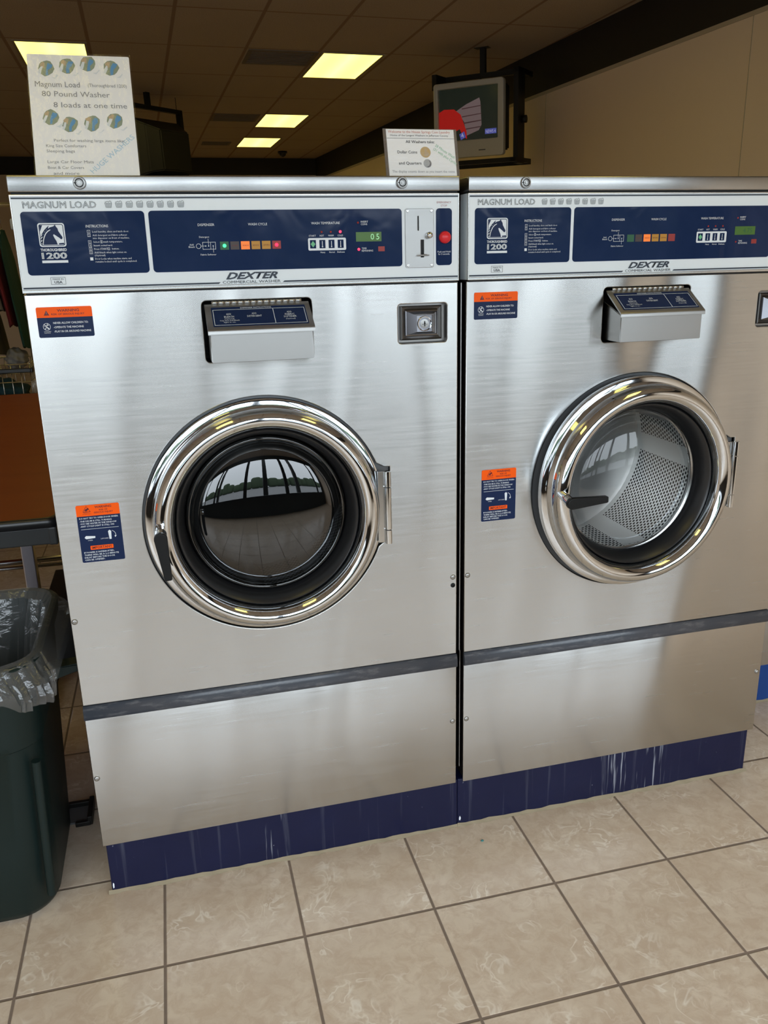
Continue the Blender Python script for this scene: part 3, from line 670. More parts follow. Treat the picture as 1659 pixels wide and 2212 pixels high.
    bm = B(); flat(bm, [[(0, .5584), (W, .5584), (W, 1.5174), (0, 1.5174)], outl, rrect(.359, .601, 1.360, 1.493, .010), rrect(.803, .9235, 1.381, 1.471, .008)], 0, .006, .0022)
    box(bm, .001, W - .001, .003, .02, 1.512, 1.517)
    fp = obj('front_panel', bm, M['steel'], t, smooth=50)
    bm = B(); box(bm, .006, W - .006, -.003, .02, 1.5168, 1.5210); obj('panel_gap', bm, M['black'], t)
    for x, z in ((.009, .7787), (W - .0105, .7787)):
        bm = B(); rivet(bm, x, z); obj('panel_screw', bm, M['steel2'], fp, smooth=50)
        bm = B(); quad(bm, x - .0018, x + .0018, z - .0004, z + .0004, -.0021) if False else None; bm.free()
    if not second:
        bm = B(); rivet(bm, .9395, .756, 0, .0055); obj('black_screw', bm, M['black'], fp, smooth=50)
    bm = B(); box(bm, 0, W, 0, .006, PZ + .001, .5212, .0015); lp = obj('lower_panel', bm, M['steel'], t, smooth=50)
    for x, z in ((.009, .3552), (W - .0105, .3552)):
        bm = B(); rivet(bm, x, z); obj('panel_screw', bm, M['steel2'], lp, smooth=50)
    # black trim strip, with its curved profile
    bm = B(); pr = [(.004, .5215), (-.004, .5205), (-.0085, .5235), (-.0095, .531), (-.0085, .545), (-.005, .5535), (-.0015, .5575), (.004, .5584)]
    ra = [bm.verts.new((.0, y, z)) for y, z in pr]; rb = [bm.verts.new((W, y, z)) for y, z in pr]
    for i in range(len(pr) - 1): f = bm.faces.new((ra[i], rb[i], rb[i + 1], ra[i + 1])); f.smooth = True
    bm.faces.new(ra); bm.faces.new(rb[::-1]); bm.faces.new((ra[0], ra[-1], rb[-1], rb[0]))
    obj('trim_strip', bm, M['strip'], t)

    # warning stickers
    def sticker(x0_, x1_, z0_, z1_, split):
        bm = B(); flat(bm, [rrect(x0_, x1_, z0_, z1_, .0035)], -.0005, .0006); s = obj('warning_sticker', bm, M['sticker'], fp)
        P = rrect(x0_, x1_, z0_, z1_, .0035); P = [p for p in P if p[1] > split]; P = [(x1_, split)] + P + [(x0_, split)]
        bm = B(); poly(bm, P, -.0007)
        return s, bm
    s, bm = sticker(.0195, .1305, 1.429, 1.4915, 1.470); obj('orange_band', bm, M['orange'], s)
    bm = B(); text(bm, 'WARNING', .083, 1.4815, .0052, -.0009, w=.044, align='C', bold=.02); text(bm, 'RISK OF SERIOUS INJURY', .082, 1.4748, .0036, -.0009, w=.066, align='C', bold=.01); poly(bm, [(.034, 1.4745), (.045, 1.4745), (.0395, 1.4848)], -.0009); obj('maroon_lettering', bm, M['maroon'], s)
    bm = B(); text(bm, 'NEVER ALLOW CHILDREN TO:', .0505, 1.4568, .0041, -.0009, w=.070, bold=.01); text(bm, '-OPERATE THE MACHINE', .0505, 1.448, .0041, -.0009, w=.060, bold=.01); text(bm, '-PLAY IN OR AROUND MACHINE', .0505, 1.4393, .0041, -.0009, w=.074, bold=.01)
    obj('white_lettering', bm, M['white'], s); bm = B()
    flat(bm, [circ(.037, 1.4515, .0075, 28), circ(.037, 1.4515, .0067, 28)], -.0009, .0001)
    for a in ((.0385, 1.4565, .036, 1.4505), (.036, 1.4505, .0405, 1.4465), (.036, 1.4505, .033, 1.446), (.0375, 1.454, .0325, 1.4525), (.0375, 1.454, .0415, 1.455), (.0315, 1.457, .0425, 1.446)): line(bm, *a, .0013, -.0009)
    poly(bm, circ(.0392, 1.4578, .0013, 10), -.0009); quad(bm, .0394, .0396, 1.477, 1.482, -.0011)
    text(bm, 'CHILDREN', .037, 1.4408, .0018, -.0009, w=.014, align='C', res=1); text(bm, 'PLAYING', .037, 1.4378, .0018, -.0009, w=.012, align='C', res=1); obj('child_pictogram', bm, M['white'], s)
    s, bm = sticker(.0445, .138, .9215, 1.0575, 1.0315); obj('orange_band', bm, M['orange'], s); bm = B(); flat(bm, [rrect(.0655, .1155, .951, .9605, .0015)], -.0008, .0002); obj('important_band', bm, M['orange'], s)
    bm = B(); text(bm, 'WARNING', .103, 1.0490, .0052, -.0009, w=.036, align='C', bold=.02); text(bm, 'RISK OF', .103, 1.0428, .0036, -.0009, w=.018, align='C', bold=.01); text(bm, 'SERIOUS INJURY', .103, 1.0370, .0036, -.0009, w=.041, align='C', bold=.01)
    tr_ = [(.059, 1.0415), (.075, 1.0415), (.067, 1.0545)]
    for a, b in zip(tr_, tr_[1:] + tr_[:1]): line(bm, *a, *b, .0009, -.0009)
    poly(bm, [(.0625, 1.0435), (.068, 1.043), (.0695, 1.046), (.0725, 1.0475), (.0715, 1.0505), (.0655, 1.0485), (.0635, 1.0465)], -.0009); text(bm, 'HAZARDOUS', .067, 1.0385, .0018, -.0009, w=.014, align='C', res=1); text(bm, 'MOVING PARTS', .067, 1.0355, .0018, -.0009, w=.018, align='C', res=1); text(bm, 'IMPORTANT', .0905, .9532, .0056, -.0010, w=.044, align='C', bold=.02)
    obj('maroon_lettering', bm, M['maroon'], s)
    bm = B()
    for s_, z, wd in (('DO NOT TRY TO OPEN DOOR WHEN:', 1.0248, .084), ('-THE DRUM IS STILL TURNING', 1.0182, .069), ('-YOU SEE WATER IN THE WINDOW', 1.0122, .079), ('-ANY CYCLE LIGHT IS STILL ON', 1.0062, .073)): text(bm, s_, .0495, z, .0036, -.0009, w=wd, bold=.01, res=1)
    for s_, z, wd in (('IF POWER IS INTERRUPTED,', .9435, .066), ('THERE WILL BE A 2-3 MINUTE', .9375, .075), ('DELAY BEFORE THE DOOR', .9315, .066), ('CAN BE OPENED.', .9257, .044)): text(bm, s_, .0505, z, .0036, -.0009, w=wd, bold=.01, res=1)
    quad(bm, .0505, .132, 1.0005, 1.0012, -.0009)
    obj('white_lettering', bm, M['white'], s); bm = B()
    poly(bm, [(.0555, .981), (.059, .9775), (.0785, .9788), (.079, .9832), (.059, .9852)], -.0009); poly(bm, [(.1075, .992), (.111, .995), (.1145, .992), (.1135, .973), (.109, .973)], -.0009)
    ar = [(.1165, .993), (.121, .990), (.1235, .985), (.123, .980)]
    for a, b in zip(ar, ar[1:]): line(bm, *a, *b, .0009, -.0009)
    poly(bm, [(.1205, .9805), (.1255, .981), (.122, .9765)], -.0009); text(bm, 'OPEN', .067, .9728, .0026, -.0009, w=.010, align='C', res=1); text(bm, 'LATCHED', .099, .9745, .0026, -.0009, w=.017, align='C', res=1)
    obj('handle_diagram', bm, M['white'], s)

    # dispenser drawer
    bm = B(); box(bm, .345, .615, .004, .006, 1.345, 1.505)
    bm.free(); bm = B()
    for q in ((.352, .358, .004, .12, 1.35, 1.50), (.602, .608, .004, .12, 1.35, 1.50), (.352, .608, .004, .12, 1.35, 1.3575), (.352, .608, .004, .12, 1.4955, 1.502), (.352, .608, .114, .12, 1.35, 1.50)): box(bm, *q)
    dp = obj('soap_dispenser', bm, M['black'], t)
    bm = B(); xa, xb = .368, .590
    prof = [(.06, 1.3665), (-.072, 1.3665), (-.072, 1.430), (.06, 1.475)]
    A = [bm.verts.new((xa, y, z)) for y, z in prof]; C_ = [bm.verts.new((xb, y, z)) for y, z in prof]
    for i in range(4): bm.faces.new((A[i], C_[i], C_[(i + 1) % 4], A[(i + 1) % 4]))
    bm.faces.new(A); bm.faces.new(C_[::-1]); bmesh.ops.bevel(bm, geom=list(bm.edges), offset=.0015, segments=2, affect='EDGES')
    obj('dispenser_box', bm, M['steel2'], dp, smooth=40)
    # lid: sloping sheet with a folded front lip
    bm = B(); lx0, lx1 = xa - .004, xb + .004
    prof = [(-.0015, 1.4855), (-.0745, 1.4375), (-.0765, 1.436), (-.078, 1.433), (-.078, 1.4255), (-.0755, 1.4255), (-.0750, 1.432), (-.0735, 1.4335), (-.0015, 1.4815)]
    A = [bm.verts.new((lx0, y, z)) for y, z in prof]; C_ = [bm.verts.new((lx1, y, z)) for y, z in prof]
    for i in range(len(prof)): bm.faces.new((A[i], C_[i], C_[(i + 1) % len(prof)], A[(i + 1) % len(prof)]))
    bm.faces.new(A); bm.faces.new(C_[::-1]); lid = obj('dispenser_lid', bm, M['steel2'], dp, smooth=35)
    sl = math.atan2(1.4855 - 1.4375, .073)
    # plate on the slope, drawn flat then laid on the lid
    Mp = Matrix.Translation((0, -.0745, 1.4375)) @ Matrix.Rotation(-(PI / 2 - sl), 4, 'X') @ Matrix.Translation((0, 0, 0))
    def on_lid(bm, off):
        bm.transform(Matrix.Translation((0, -off, 0))); bm.transform(Mp); return bm
    Ls = .0873
    bm = B(); flat(bm, [rrect(.377, .583, .008, Ls - .013, .002)], 0, .0006); obj('instruction_plate', on_lid(bm, .0008), M['sticker'], dp)
    bm = B(); frame_lines(bm, .380, .580, .011, Ls - .022, .0011, 0); quad(bm, .510, .5112, .011, Ls - .022, 0); text(bm, 'DISPENSER INSTRUCTIONS', .474, Ls - .0195, .0042, 0, w=.067, align='C')
    for s_, x, z, h in (('ADD', .413, .046, .006), ('BLEACH', .413, .037, .006), ('(Optional)', .413, .031, .004), ('Only when Add Bleach', .413, .025, .004), ('light is on.', .413, .019, .004), ('ADD', .468, .046, .006), ('DETERGENT', .468, .037, .006), ('ADD', .545, .047, .006), ('FABRIC', .545, .039, .006), ('SOFTENER', .545, .031, .006), ('(Optional)', .545, .024, .004)):
        text(bm, s_, x, z, h, 0, align='C', res=1, w=len(s_) * (.0035 if h > .005 else .0021))
    obj('plate_lettering', on_lid(bm, .0012), M['white'], dp)
    bm = B()
    for k in range(14):
        a = .380 + k * .0142; cyl(bm, (a, -.001, 1.4885), (a + .0136, -.001, 1.4885), .0032, 10)
    obj('piano_hinge', bm, M['flange'], dp)
    if second:
        pass
    # lock plate: stepped chrome pyramid in its recess
    bm = B()
    def ring4(r): return [(r[0], r[4], r[2]), (r[1], r[4], r[2]), (r[1], r[4], r[3]), (r[0], r[4], r[3])]
    secs = [(.800, .926, 1.378, 1.474, .004), (.804, .922, 1.382, 1.470, .020)]
    rr = [[bm.verts.new(p) for p in ring4(s)] for s in secs]
    for a, b in zip(rr, rr[1:]):
        for i in range(4): bm.faces.new((a[i], a[(i + 1) % 4], b[(i + 1) % 4], b[i]))
    bm.faces.new(rr[-1]); lh = obj('lock_housing', bm, M['housing'], t)
    def steps(secs, cap=True):
        bm = B(); rr = [[bm.verts.new(p) for p in ring4(q)] for q in secs]
        for a, b in zip(rr, rr[1:]):
            for i in range(4): bm.faces.new((a[i], a[(i + 1) % 4], b[(i + 1) % 4], b[i]))
        if cap: bm.faces.new(rr[-1])
        return bm
    obj('lock_frame', steps([(.812, .912, 1.388, 1.466, .019), (.812, .912, 1.388, 1.466, .008), (.815, .909, 1.391, 1.463, .006), (.8225, .9015, 1.3985, 1.4555, .009)], False), M['lockframe'], lh)
    obj('lock_bezel', steps([(.8225, .9015, 1.3985, 1.4555, .010), (.8225, .9015, 1.3985, 1.4555, .004), (.824, .900, 1.400, 1.454, .003), (.8455, .8815, 1.4075, 1.4445, -.012)]), M['bezel'], lh)
    bm = B(); lathe(bm, [(.0175, -.0125), (.0165, -.015), (.0150, -.0145), (.0143, -.010), (.0140, -.009)], (.8635, 1.426), 40); obj('lock_collar', bm, M['chrome'], lh, smooth=40)
    bm = B(); lathe(bm, [(.0144, -.0100), (.0120, -.0092), (.0098, -.0092)], (.8635, 1.426), 32); obj('lock_shadow_ring', bm, M['black'], lh)
    bm = B(); lathe(bm, [(.0105, -.008), (.0103, -.0135), (0, -.0145)], (.8635, 1.426), 32); obj('key_cylinder', bm, M['steel2'], lh, smooth=40)
    bm = B(); quad(bm, .8624, .8646, 1.420, 1.432, -.0149); poly(bm, circ(.8635, 1.4265, .0019, 12), -.0149); quad(bm, .8568, .8612, 1.4245, 1.4252, -.0149); quad(bm, .8662, .8702, 1.4245, 1.4252, -.0149); obj('keyhole', bm, M['black'], lh)

    # door recess, tub and drum
    bm = B(); flat(bm, [[p for p in outl], circ(DC[0], DC[1], .222, 96)], .012, .003); rc = obj('door_recess', bm, M['recess'], t)
    bm = B(); lathe(bm, [(.006, .0115), (.004, .0125), (0, .0125)], (.197, 1.0), 16); bm.free()
    bm = B(); lathe(bm, [(.222, .012), (.222, .06), (.30, .065)], DC, 64); obj('tub_opening', bm, M['recess'], t, smooth=40)
    bm = B(); RD, y0_, y1_ = .295, .075, .47; seg, ny = 120, 6
    uvl = bm.loops.layers.uv.new('UVMap'); gr = []
    for j in range(ny + 1):
        y = y0_ + (y1_ - y0_) * j / ny
        gr.append([bm.verts.new((DC[0] + RD * math.cos(2 * PI * k / seg), y, DC[1] + RD * math.sin(2 * PI * k / seg))) for k in range(seg)])
    for j in range(ny):
        for k in range(seg):
            kk = (k + 1) % seg; f = bm.faces.new((gr[j][k], gr[j][kk], gr[j + 1][kk], gr[j + 1][k])); f.smooth = True
            for lpp, (u, v_) in zip(f.loops, ((k / seg, j / ny), ((k + 1) / seg, j / ny), ((k + 1) / seg, (j + 1) / ny), (k / seg, (j + 1) / ny))): lpp[uvl].uv = (u, v_)
    dr = obj('drum', bm, M['drum'], t)
    bm = B(); lathe(bm, [(.295, .47), (.20, .478), (.06, .474), (0, .46)], DC, 64); obj('drum_back', bm, M['drumback'], dr, smooth=40)
    bm = B(); lathe(bm, [(.295, .075), (.245, .068), (.236, .062)], DC, 64); obj('drum_lip', bm, M['drumback'], dr, smooth=40)
    for k in range(3):
        a = math.radians(145 + 120 * k); bm = B()
        cx, cz = DC[0] + .29 * math.cos(a), DC[1] + .29 * math.sin(a); tx, tz = -math.sin(a), math.cos(a); rx, rz = -math.cos(a), -math.sin(a)
        S3 = []
        for y, hh in ((.09, .016), (.45, .020)):
            S3.append([bm.verts.new((cx + tx * s + rx * q * hh, y, cz + tz * s + rz * q * hh)) for s, q in ((-.035, -.1), (-.014, .9), (0, 1), (.014, .9), (.035, -.1))])
        for i in range(4): f = bm.faces.new((S3[0][i], S3[0][i + 1], S3[1][i + 1], S3[1][i])); f.smooth = True
        bm.faces.new(S3[0]); bm.faces.new(S3[1]); obj('drum_lifter', bm, M['drumback'], dr)
    if not second and not far:
        bm = B(); lathe(bm, [(.291, .1), (.291, .46)], DC, 64); bm.free()
    # door: polished ring carrying glass, gasket, hinge, handle
    HX, HY = .770, -.014
    bm = B(); dc = (DC[0], DC[1] + .001)
    tor = [(.2665 - .0245 + .0245 * math.cos(a) * 1.0, -.026 - .036 * math.sin(a)) for a in [PI * i / 18 for i in range(19)]]
    prof = [(.283, .008), (.2835, -.004), (.2825, -.008), (.280, -.0095), (.268, -.0105), (.2665, -.014), (.2665, -.026)] + tor[1:] + [(.2172, -.020), (.2160, -.016), (.2130, -.012), (.2130, .006)]
    lathe(bm, prof, dc, 144, closed=True)
    door = obj('door', bm, M['chrome'], t, origin=(HX, HY, DC[1]), smooth=32)
    bm = B(); ridge = [(.2135, .004), (.2160, -.026), (.2130, -.029), (.2085, -.026), (.2050, -.014), (.2025, -.011), (.2010, -.002), (.1990, .001), (.1980, .012), (.1960, .016), (.1945, .024), (.1935, .032)]
    lathe(bm, ridge, dc, 128); obj('gasket', bm, M['rubber'], door, smooth=50)
    bm = B()
    dome = [(.1935, .030), (.1925, .020), (.190, .014), (.186, .012), (.182, .014), (.1785, .018), (.1765, .016)] + [(.176 * math.cos(a), .014 - .042 * math.sin(a)) for a in [PI / 2 * i / 16 for i in range(1, 17)]]
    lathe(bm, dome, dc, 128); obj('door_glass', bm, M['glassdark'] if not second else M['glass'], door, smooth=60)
    bm = B(); lathe(bm, [(.1950, .030), (.1925, .034), (.188, .034)], dc, 96); obj('glass_rim', bm, M['flange'], door, smooth=50)
    hb = HX - .006
    for za, zb in ((.899, .9335), (.9358, 1.0418), (1.0441, 1.082)):
        bm = B(); cyl(bm, (hb, -.023, za), (hb, -.023, zb), .0082, 24); obj('hinge_barrel', bm, M['chrome'], door, smooth=40)
    bm = B(); box(bm, .740, hb - .006, -.017, -.012, .9, 1.081, .001); obj('hinge_leaf', bm, M['flange'], door)
    # handle
    px_, pz_ = .224, .994 if not second else .990
    bm = B(); cyl(bm, (px_ - .001, -.046, pz_ + .012), (px_, -.080, pz_ + .005), .0095, 28, .0125); cyl(bm, (px_, -.083, pz_ + .004), (px_, -.099, pz_), .0138, 28)
    obj('handle_hub', bm, M['chrome'], door, smooth=35)
    bm = B(); cyl(bm, (px_, -.080, pz_ + .005), (px_, -.083, pz_ + .004), .0118, 24); obj('hub_groove', bm, M['black'], door)
    bm = B(); L_ = .098
    pts = [(-.0145 * math.cos(math.radians(a)), .0145 * math.sin(math.radians(a))) for a in range(0, 181, 15)]
    P = [(px_ + a, pz_ + b) for a, b in pts] + [(px_ + .0095, pz_ - L_ + .003), (px_ + .0075, pz_ - L_), (px_ - .0050, pz_ - L_), (px_ - .0070, pz_ - L_ + .003)]
    flat(bm, [P], -.112, .014, .002)
    ang = math.radians(4) if not second else math.radians(90)
    bm.transform(Matrix.Translation((px_, 0, pz_)) @ Matrix.Rotation(-ang, 4, 'Y') @ Matrix.Translation((-px_, 0, -pz_)))
    obj('handle_lever', bm, M['black'], door, smooth=35)
    if second: door.rotation_euler.z = math.radians(3.0)
    return t

w1 = washer(0, 0, 'stainless washer on the left, its door latched and indicator lights lit')
w2 = washer(PT, 0, 'stainless washer on the right, its door ajar with handle turned sideways', second=True)
w3 = washer(2.14, .345, 'washer set back beyond the right washer, only its lower edge visible', far=True, second=True)

# plinths
def plinth(xa, xb, ya, yb, m, label, h=PZ, la=.008, lb=.008):
    ca, cb = xa - la, xb + lb
    t = thing('washer_plinth', label, 'plinth', (xa, ya, 0), 'painted concrete plinths under the washers', org=(xa, ya, 0))
    bm = B(); box(bm, xa, xb, ya, yb, 0, h, .004, 2); obj('plinth_block', bm, m, t)
    bm = B(); n = 40
    rows = []
    for i in range(n + 1):
        x = ca + (cb - ca) * i / n; d1 = .008 + .002 * math.sin(i * 2.3) + random.uniform(-.002, .002)
        hh = .006 + random.uniform(0, .004)
        rows.append([bm.verts.new(p) for p in ((x, ya - .001, hh), (x, ya - d1 * .5, hh * .6), (x, ya - d1, .0008))])
    for a, b in zip(rows, rows[1:]):
        for k in range(2): bm.faces.new((a[k], b[k], b[k + 1], a[k + 1]))
    obj('caulk_bead', bm, M['caulk'], t)
    return t
plinth(.005, .9600, .015, .85, M['blue1'], 'navy painted concrete plinth under the left washer', lb=0)
plinth(.9605, PT + W - .005, .0155, .85, M['blue2'], 'navy plinth streaked with white drips under the right washer', la=0)
plinth(2.145, 3.08, .36, 1.2, M['blue3'], 'brighter blue plinth at the right edge, under the washer set back')
bm = B(); poly(bm, [(.009, .012), (.012, .014), (.0125, .026), (.010, .03), (.0085, .022)], .0147); o = obj('paint_chip', bm, M['white'], bpy.data.objects['washer_plinth'])
bm = B(); poly(bm, [(.9655, .018), (.969, .016), (.971, .024), (.968, .032), (.9655, .026)], .0152); o = obj('paint_chip', bm, M['white'], bpy.data.objects['washer_plinth.001'])

# ------------------------------------------------------------------ signs on the washer top
ZT = 1.7473
def sign_matrix(bl, br, tl):
    bl, br, tl = Vector(bl), Vector(br), Vector(tl); x = (br - bl).normalized(); zz = tl - bl; zz = (zz - x * zz.dot(x)).normalized(); y = zz.cross(x)
    return Matrix(((x.x, y.x, zz.x, bl.x), (x.y, y.y, zz.y, bl.y), (x.z, y.z, zz.z, bl.z), (0, 0, 0, 1)))
SW, SH = .204, .270
t = thing('laminated_sign', 'tall white laminated sign glaring with light, standing on the left washer', 'sign', org=(0, 0, 0)); t.matrix_world = Matrix.Translation((.0525, .03, ZT)) @ Matrix.Rotation(math.radians(-24), 4, 'X')
def laundry_pile(bm, x, z, s):
    rnd = [random.uniform(-.04, .04) for _ in range(60)]; k = 0
    for mi, yy, pts in ((0, -.0022, ((.12, .1), (.35, -.02), (.62, .02), (.82, .2), (.95, .5), (.9, .75), (.72, .95), (.5, 1), (.25, .92), (.08, .72), (.02, .4))),
                        (1, -.0025, ((.4, 0), (.55, .05), (.6, .35), (.8, .55), (.85, .75), (.62, .85), (.5, .6), (.42, .3))),
                        (2, -.0025, ((.15, .55), (.35, .5), (.45, .85), (.3, .9), (.12, .75))),
                        (3, -.0027, ((.0, .15), (.12, .1), (.25, .35), (.3, .6), (.18, .62), (.06, .4))), (3, -.0027, ((.72, -.12), (.9, -.08), (1.1, .1), (1.15, .05), (.95, -.18)))):
        f = bm.faces.new([bm.verts.new((x + (a + rnd[i]) * s, yy, z + (b + rnd[i + 20]) * s)) for i, (a, b) in enumerate(pts)]); f.material_index = mi
bm = B(); flat(bm, [rrect(0, SW, 0, SH, .003)], -.0018, .0016); obj('paper', bm, M['paper'], t)
for x, z in ((.02, .222), (.062, .228), (.104, .234), (.150, .227), (.022, .113), (.058, .098), (.102, .101), (.148, .108)):
    pm_ = bpy.data.meshes.new('laundry_pile_picture'); bm = B(); laundry_pile(bm, x, z, .034); bm.to_mesh(pm_); bm.free()
    pk = obj('laundry_pile_picture', pm_, [M['olive'], M['blueink'], M['tanp'], M['white']], t)
for q in (('Magnum Load', .012, .197, .0125, .088), ('(Thoroughbred 1200)', .116, .199, .0075, .078), ('80 Pound Washer', .024, .176, .012, .134), ('8 loads at one time', .045, .152, .0115, .146), ('Perfect for washing large items like:', .040, .076, .0062, .140),
          ('King Size Comforters', .024, .064, .0062, .078), ('Sleeping bags', .024, .0525, .0062, .055), ('Large Car Floor Mats', .024, .029, .0062, .09), ('Boat & Car Covers', .024, .0165, .0062, .07), ('and more', .034, .004, .0062, .05)):
    bm = B(); text(bm, q[0], q[1], q[2], q[3], -.0024, w=q[4]); obj('printed_line', bm, M['greyink'], t)
bm = B(); text(bm, 'HUGE WASHERS', .112, .006, .011, -.0024, w=.12, rot=math.radians(42)); obj('blue_print', bm, M['paleblue'], t)
bm = B(); quad(bm, -.002, SW + .003, 0, SH + .003, -.0035); obj('clear_film', bm, M['glare'], t)
bm = B(); box(bm, .0, SW, .0, .0015, 0, .02); bm.free()

t = thing('countertop_sign', 'small white coin information sign at the right end of the left washer', 'sign', org=(0, 0, 0)); t.matrix_world = Matrix.Translation((.7870, .02, ZT)) @ Matrix.Rotation(math.radians(-15), 4, 'X')
w_, h_ = .173, .105
bm = B(); flat(bm, [rrect(0.0075, w_ - .0065, .0015, h_, .0005)], -.0015, .0012); obj('paper', bm, M['paper'], t)
bm = B(); text(bm, 'All Washers take:', .085, .0745, .0062, -.0020, w=.068, align='C', bold=.01); text(bm, 'Dollar Coins', .030, .0515, .0062, -.0020, w=.046, bold=.01); text(bm, 'and Quarters', .031, .0270, .0062, -.0020, w=.053, bold=.01); text(bm, 'Home of the Largest Washers in Jefferson County', .0845, .0895, .0040, -.0020, w=.136, align='C'); quad(bm, .008, .1665, .0845, .0852, -.0020)
obj('black_print', bm, M['blackink'], t)
bm = B(); text(bm, 'The display counts down as you insert the coins', .0145, .009, .0052, -.0020, w=.147); obj('grey_print', bm, M['greyink'], t)
bm = B(); text(bm, 'Welcome to the House Springs Coin Laundry', .0845, .0965, .0058, -.0020, w=.145, align='C'); obj('pink_print', bm, M['pinkink'], t)
bm = B(); text(bm, '28 Minute Wash', .119, .068, .0062, -.0020, w=.052, rot=math.radians(-33)); text(bm, '(31 with plus Cycle)', .114, .060, .0062, -.0020, w=.062, rot=math.radians(-33)); obj('green_print', bm, M['greenink'], t)
bm = B(); poly(bm, circ(.0955, .0545, .0122, 32), -.0019); obj('dollar_coin_print', bm, M['gold'], t)
bm = B(); poly(bm, [(.092, .046), (.094, .06), (.098, .063), (.099, .056), (.103, .052), (.1035, .048), (.098, .045)], -.0021); obj('coin_relief_print', bm, M['tanp'], t)
bm = B(); poly(bm, circ(.0985, .0295, .0096, 32), -.0019); obj('quarter_coin_print', bm, M['silverp'], t)
bm = B(); poly(bm, circ(.0985, .0295, .0092, 18, -80, 80), -.0020); bm.free()
bm = B(); poly(bm, [(.1015, .037), (.105, .034), (.107, .029), (.105, .0235), (.1, .021), (.095, .0212), (.102, .0245), (.1045, .03)], -.0021); obj('coin_shadow_print', bm, M['silverd'], t)
bm = B(); quad(bm, 0, w_, 0, h_ + .001, -.0028); obj('clear_film', bm, M['glare'], t)
bm = B(); flat(bm, [rrect(0, w_, 0, h_ + .001, .001), rrect(.0072, w_ - .0062, .001, h_ - .0005, .0005)], -.0012, .0010); obj('sleeve_edge', bm, mat('cloudy_plastic_edge', (.16, .13, .11), .15), t)

# ------------------------------------------------------------------ trash can with liner
def rr_ring(cx, cy, a, b, r, n=10):
    P = []
    for sx, sy, st in ((1, 1, 0), (-1, 1, 90), (-1, -1, 180), (1, -1, 270)):
        for i in range(n + 1):
            th = math.radians(st + 90 * i / n); P.append((cx + sx * (a - r) + r * math.cos(th), cy + sy * (b - r) + r * math.sin(th)))
    return P
def loft(bm, rings, cap0=False, cap1=False, smooth=True):
    R2 = [[bm.verts.new(p) for p in r] for r in rings]
    n = len(R2[0])
    for a, b in zip(R2, R2[1:]):
        for k in range(n): f = bm.faces.new((a[k], a[(k + 1) % n], b[(k + 1) % n], b[k])); f.smooth = smooth
    if cap0: bm.faces.new(R2[0][::-1])
    if cap1: bm.faces.new(R2[-1])
CX, CY = -.345, .175
can = thing('trash_can', 'dark green plastic trash can with a clear liner, left of the washers', 'trash can', (CX, CY, 0), org=(CX, CY, 0))
def cr_(z, g=0., r=.09):
    z = z * 1.045; k = z / .71; return [(x, y, z) for x, y in rr_ring(CX, CY, .222 + .032 * k + g, .212 + .032 * k + g, r)]
bm = B(); loft(bm, [cr_(.0, -.03, .08), cr_(.012, -.008), cr_(.03, 0), cr_(.2, 0), cr_(.47, 0), cr_(.475, .004), cr_(.49, .004), cr_(.60, .004), cr_(.64, .004), cr_(.645, .016), cr_(.68, .018), cr_(.686, .012), cr_(.684, .0), cr_(.64, -.004), cr_(.2, -.006), cr_(.03, -.008)], True, True)
obj('can_body', bm, M['can'], can, smooth=40)
bm = B()
for sx in (1,):
    for yy in (CY - .19, CY - .17): pass
a_, b_ = .222, .212
xr, yr = CX + a_ - .022, CY - b_ + .022
tube(bm, [(xr + .012 + .030 * z / .68, yr - .012 - .030 * z / .68, z) for z in (.07, .15, .3, .46)], .011, 8); obj('corner_rib', bm, M['can'], can, smooth=60)
bm = B(); xh = CX + .255
P = [(xh - .02, .618), (xh + .02, .626), (xh + .085, .632), (xh + .087, .612), (xh + .02, .600), (xh - .02, .585)]
Pv = [[(x, y, z) for x, z in P] for y in (.085, .135)]
A = [bm.verts.new(p) for p in Pv[0]]; C2 = [bm.verts.new(p) for p in Pv[1]]
for i in range(6): bm.faces.new((A[i], A[(i + 1) % 6], C2[(i + 1) % 6], C2[i]))
bm.faces.new(A); bm.faces.new(C2[::-1]); bmesh.ops.bevel(bm, geom=list(bm.edges), offset=.004, segments=2, affect='EDGES'); obj('side_handle', bm, M['can'], can)
# liner: outside fold, over the rim, down inside, with creases
random.seed(11)
n_ = 120
def lr(z, g, amp, ph, zamp=0.):
    base = rr_ring(CX, CY, .254 * (1 if z > .6 else .96) + g, .244 * (1 if z > .6 else .96) + g, .10, 29)
    out = []
    N_ = len(base)
    for i, (x, y) in enumerate(base):
        a = 2 * PI * i / N_
        d = amp * (math.sin(a * 9 + ph) * .5 + math.sin(a * 23 + ph * 2.1) * .3 + math.sin(a * 41 + ph * .7) * .25)
        v = Vector((x - CX, y - CY)); v = v * (1 + d / v.length)
        out.append((CX + v.x, CY + v.y, z + zamp * (math.sin(a * 3 + ph) + .5 * math.sin(a * 7 + 1.3 * ph))))
    return out
bm = B(); loft(bm, [lr(.628, .046, .016, .4, .012), lr(.65, .050, .014, .7, .008), lr(.672, .044, .010, 1.2, .004), lr(.69, .030, .005, 1.7), lr(.715, .018, .002, 2.0), lr(.722, .006, .001, 2.2), lr(.70, -.012, .008, 2.5), lr(.63, -.022, .02, 2.9), lr(.50, -.030, .026, 3.3), lr(.36, -.045, .03, 3.8), lr(.26, -.08, .03, 4.2)])
obj('bin_liner', bm, M['liner'], can, smooth=25)

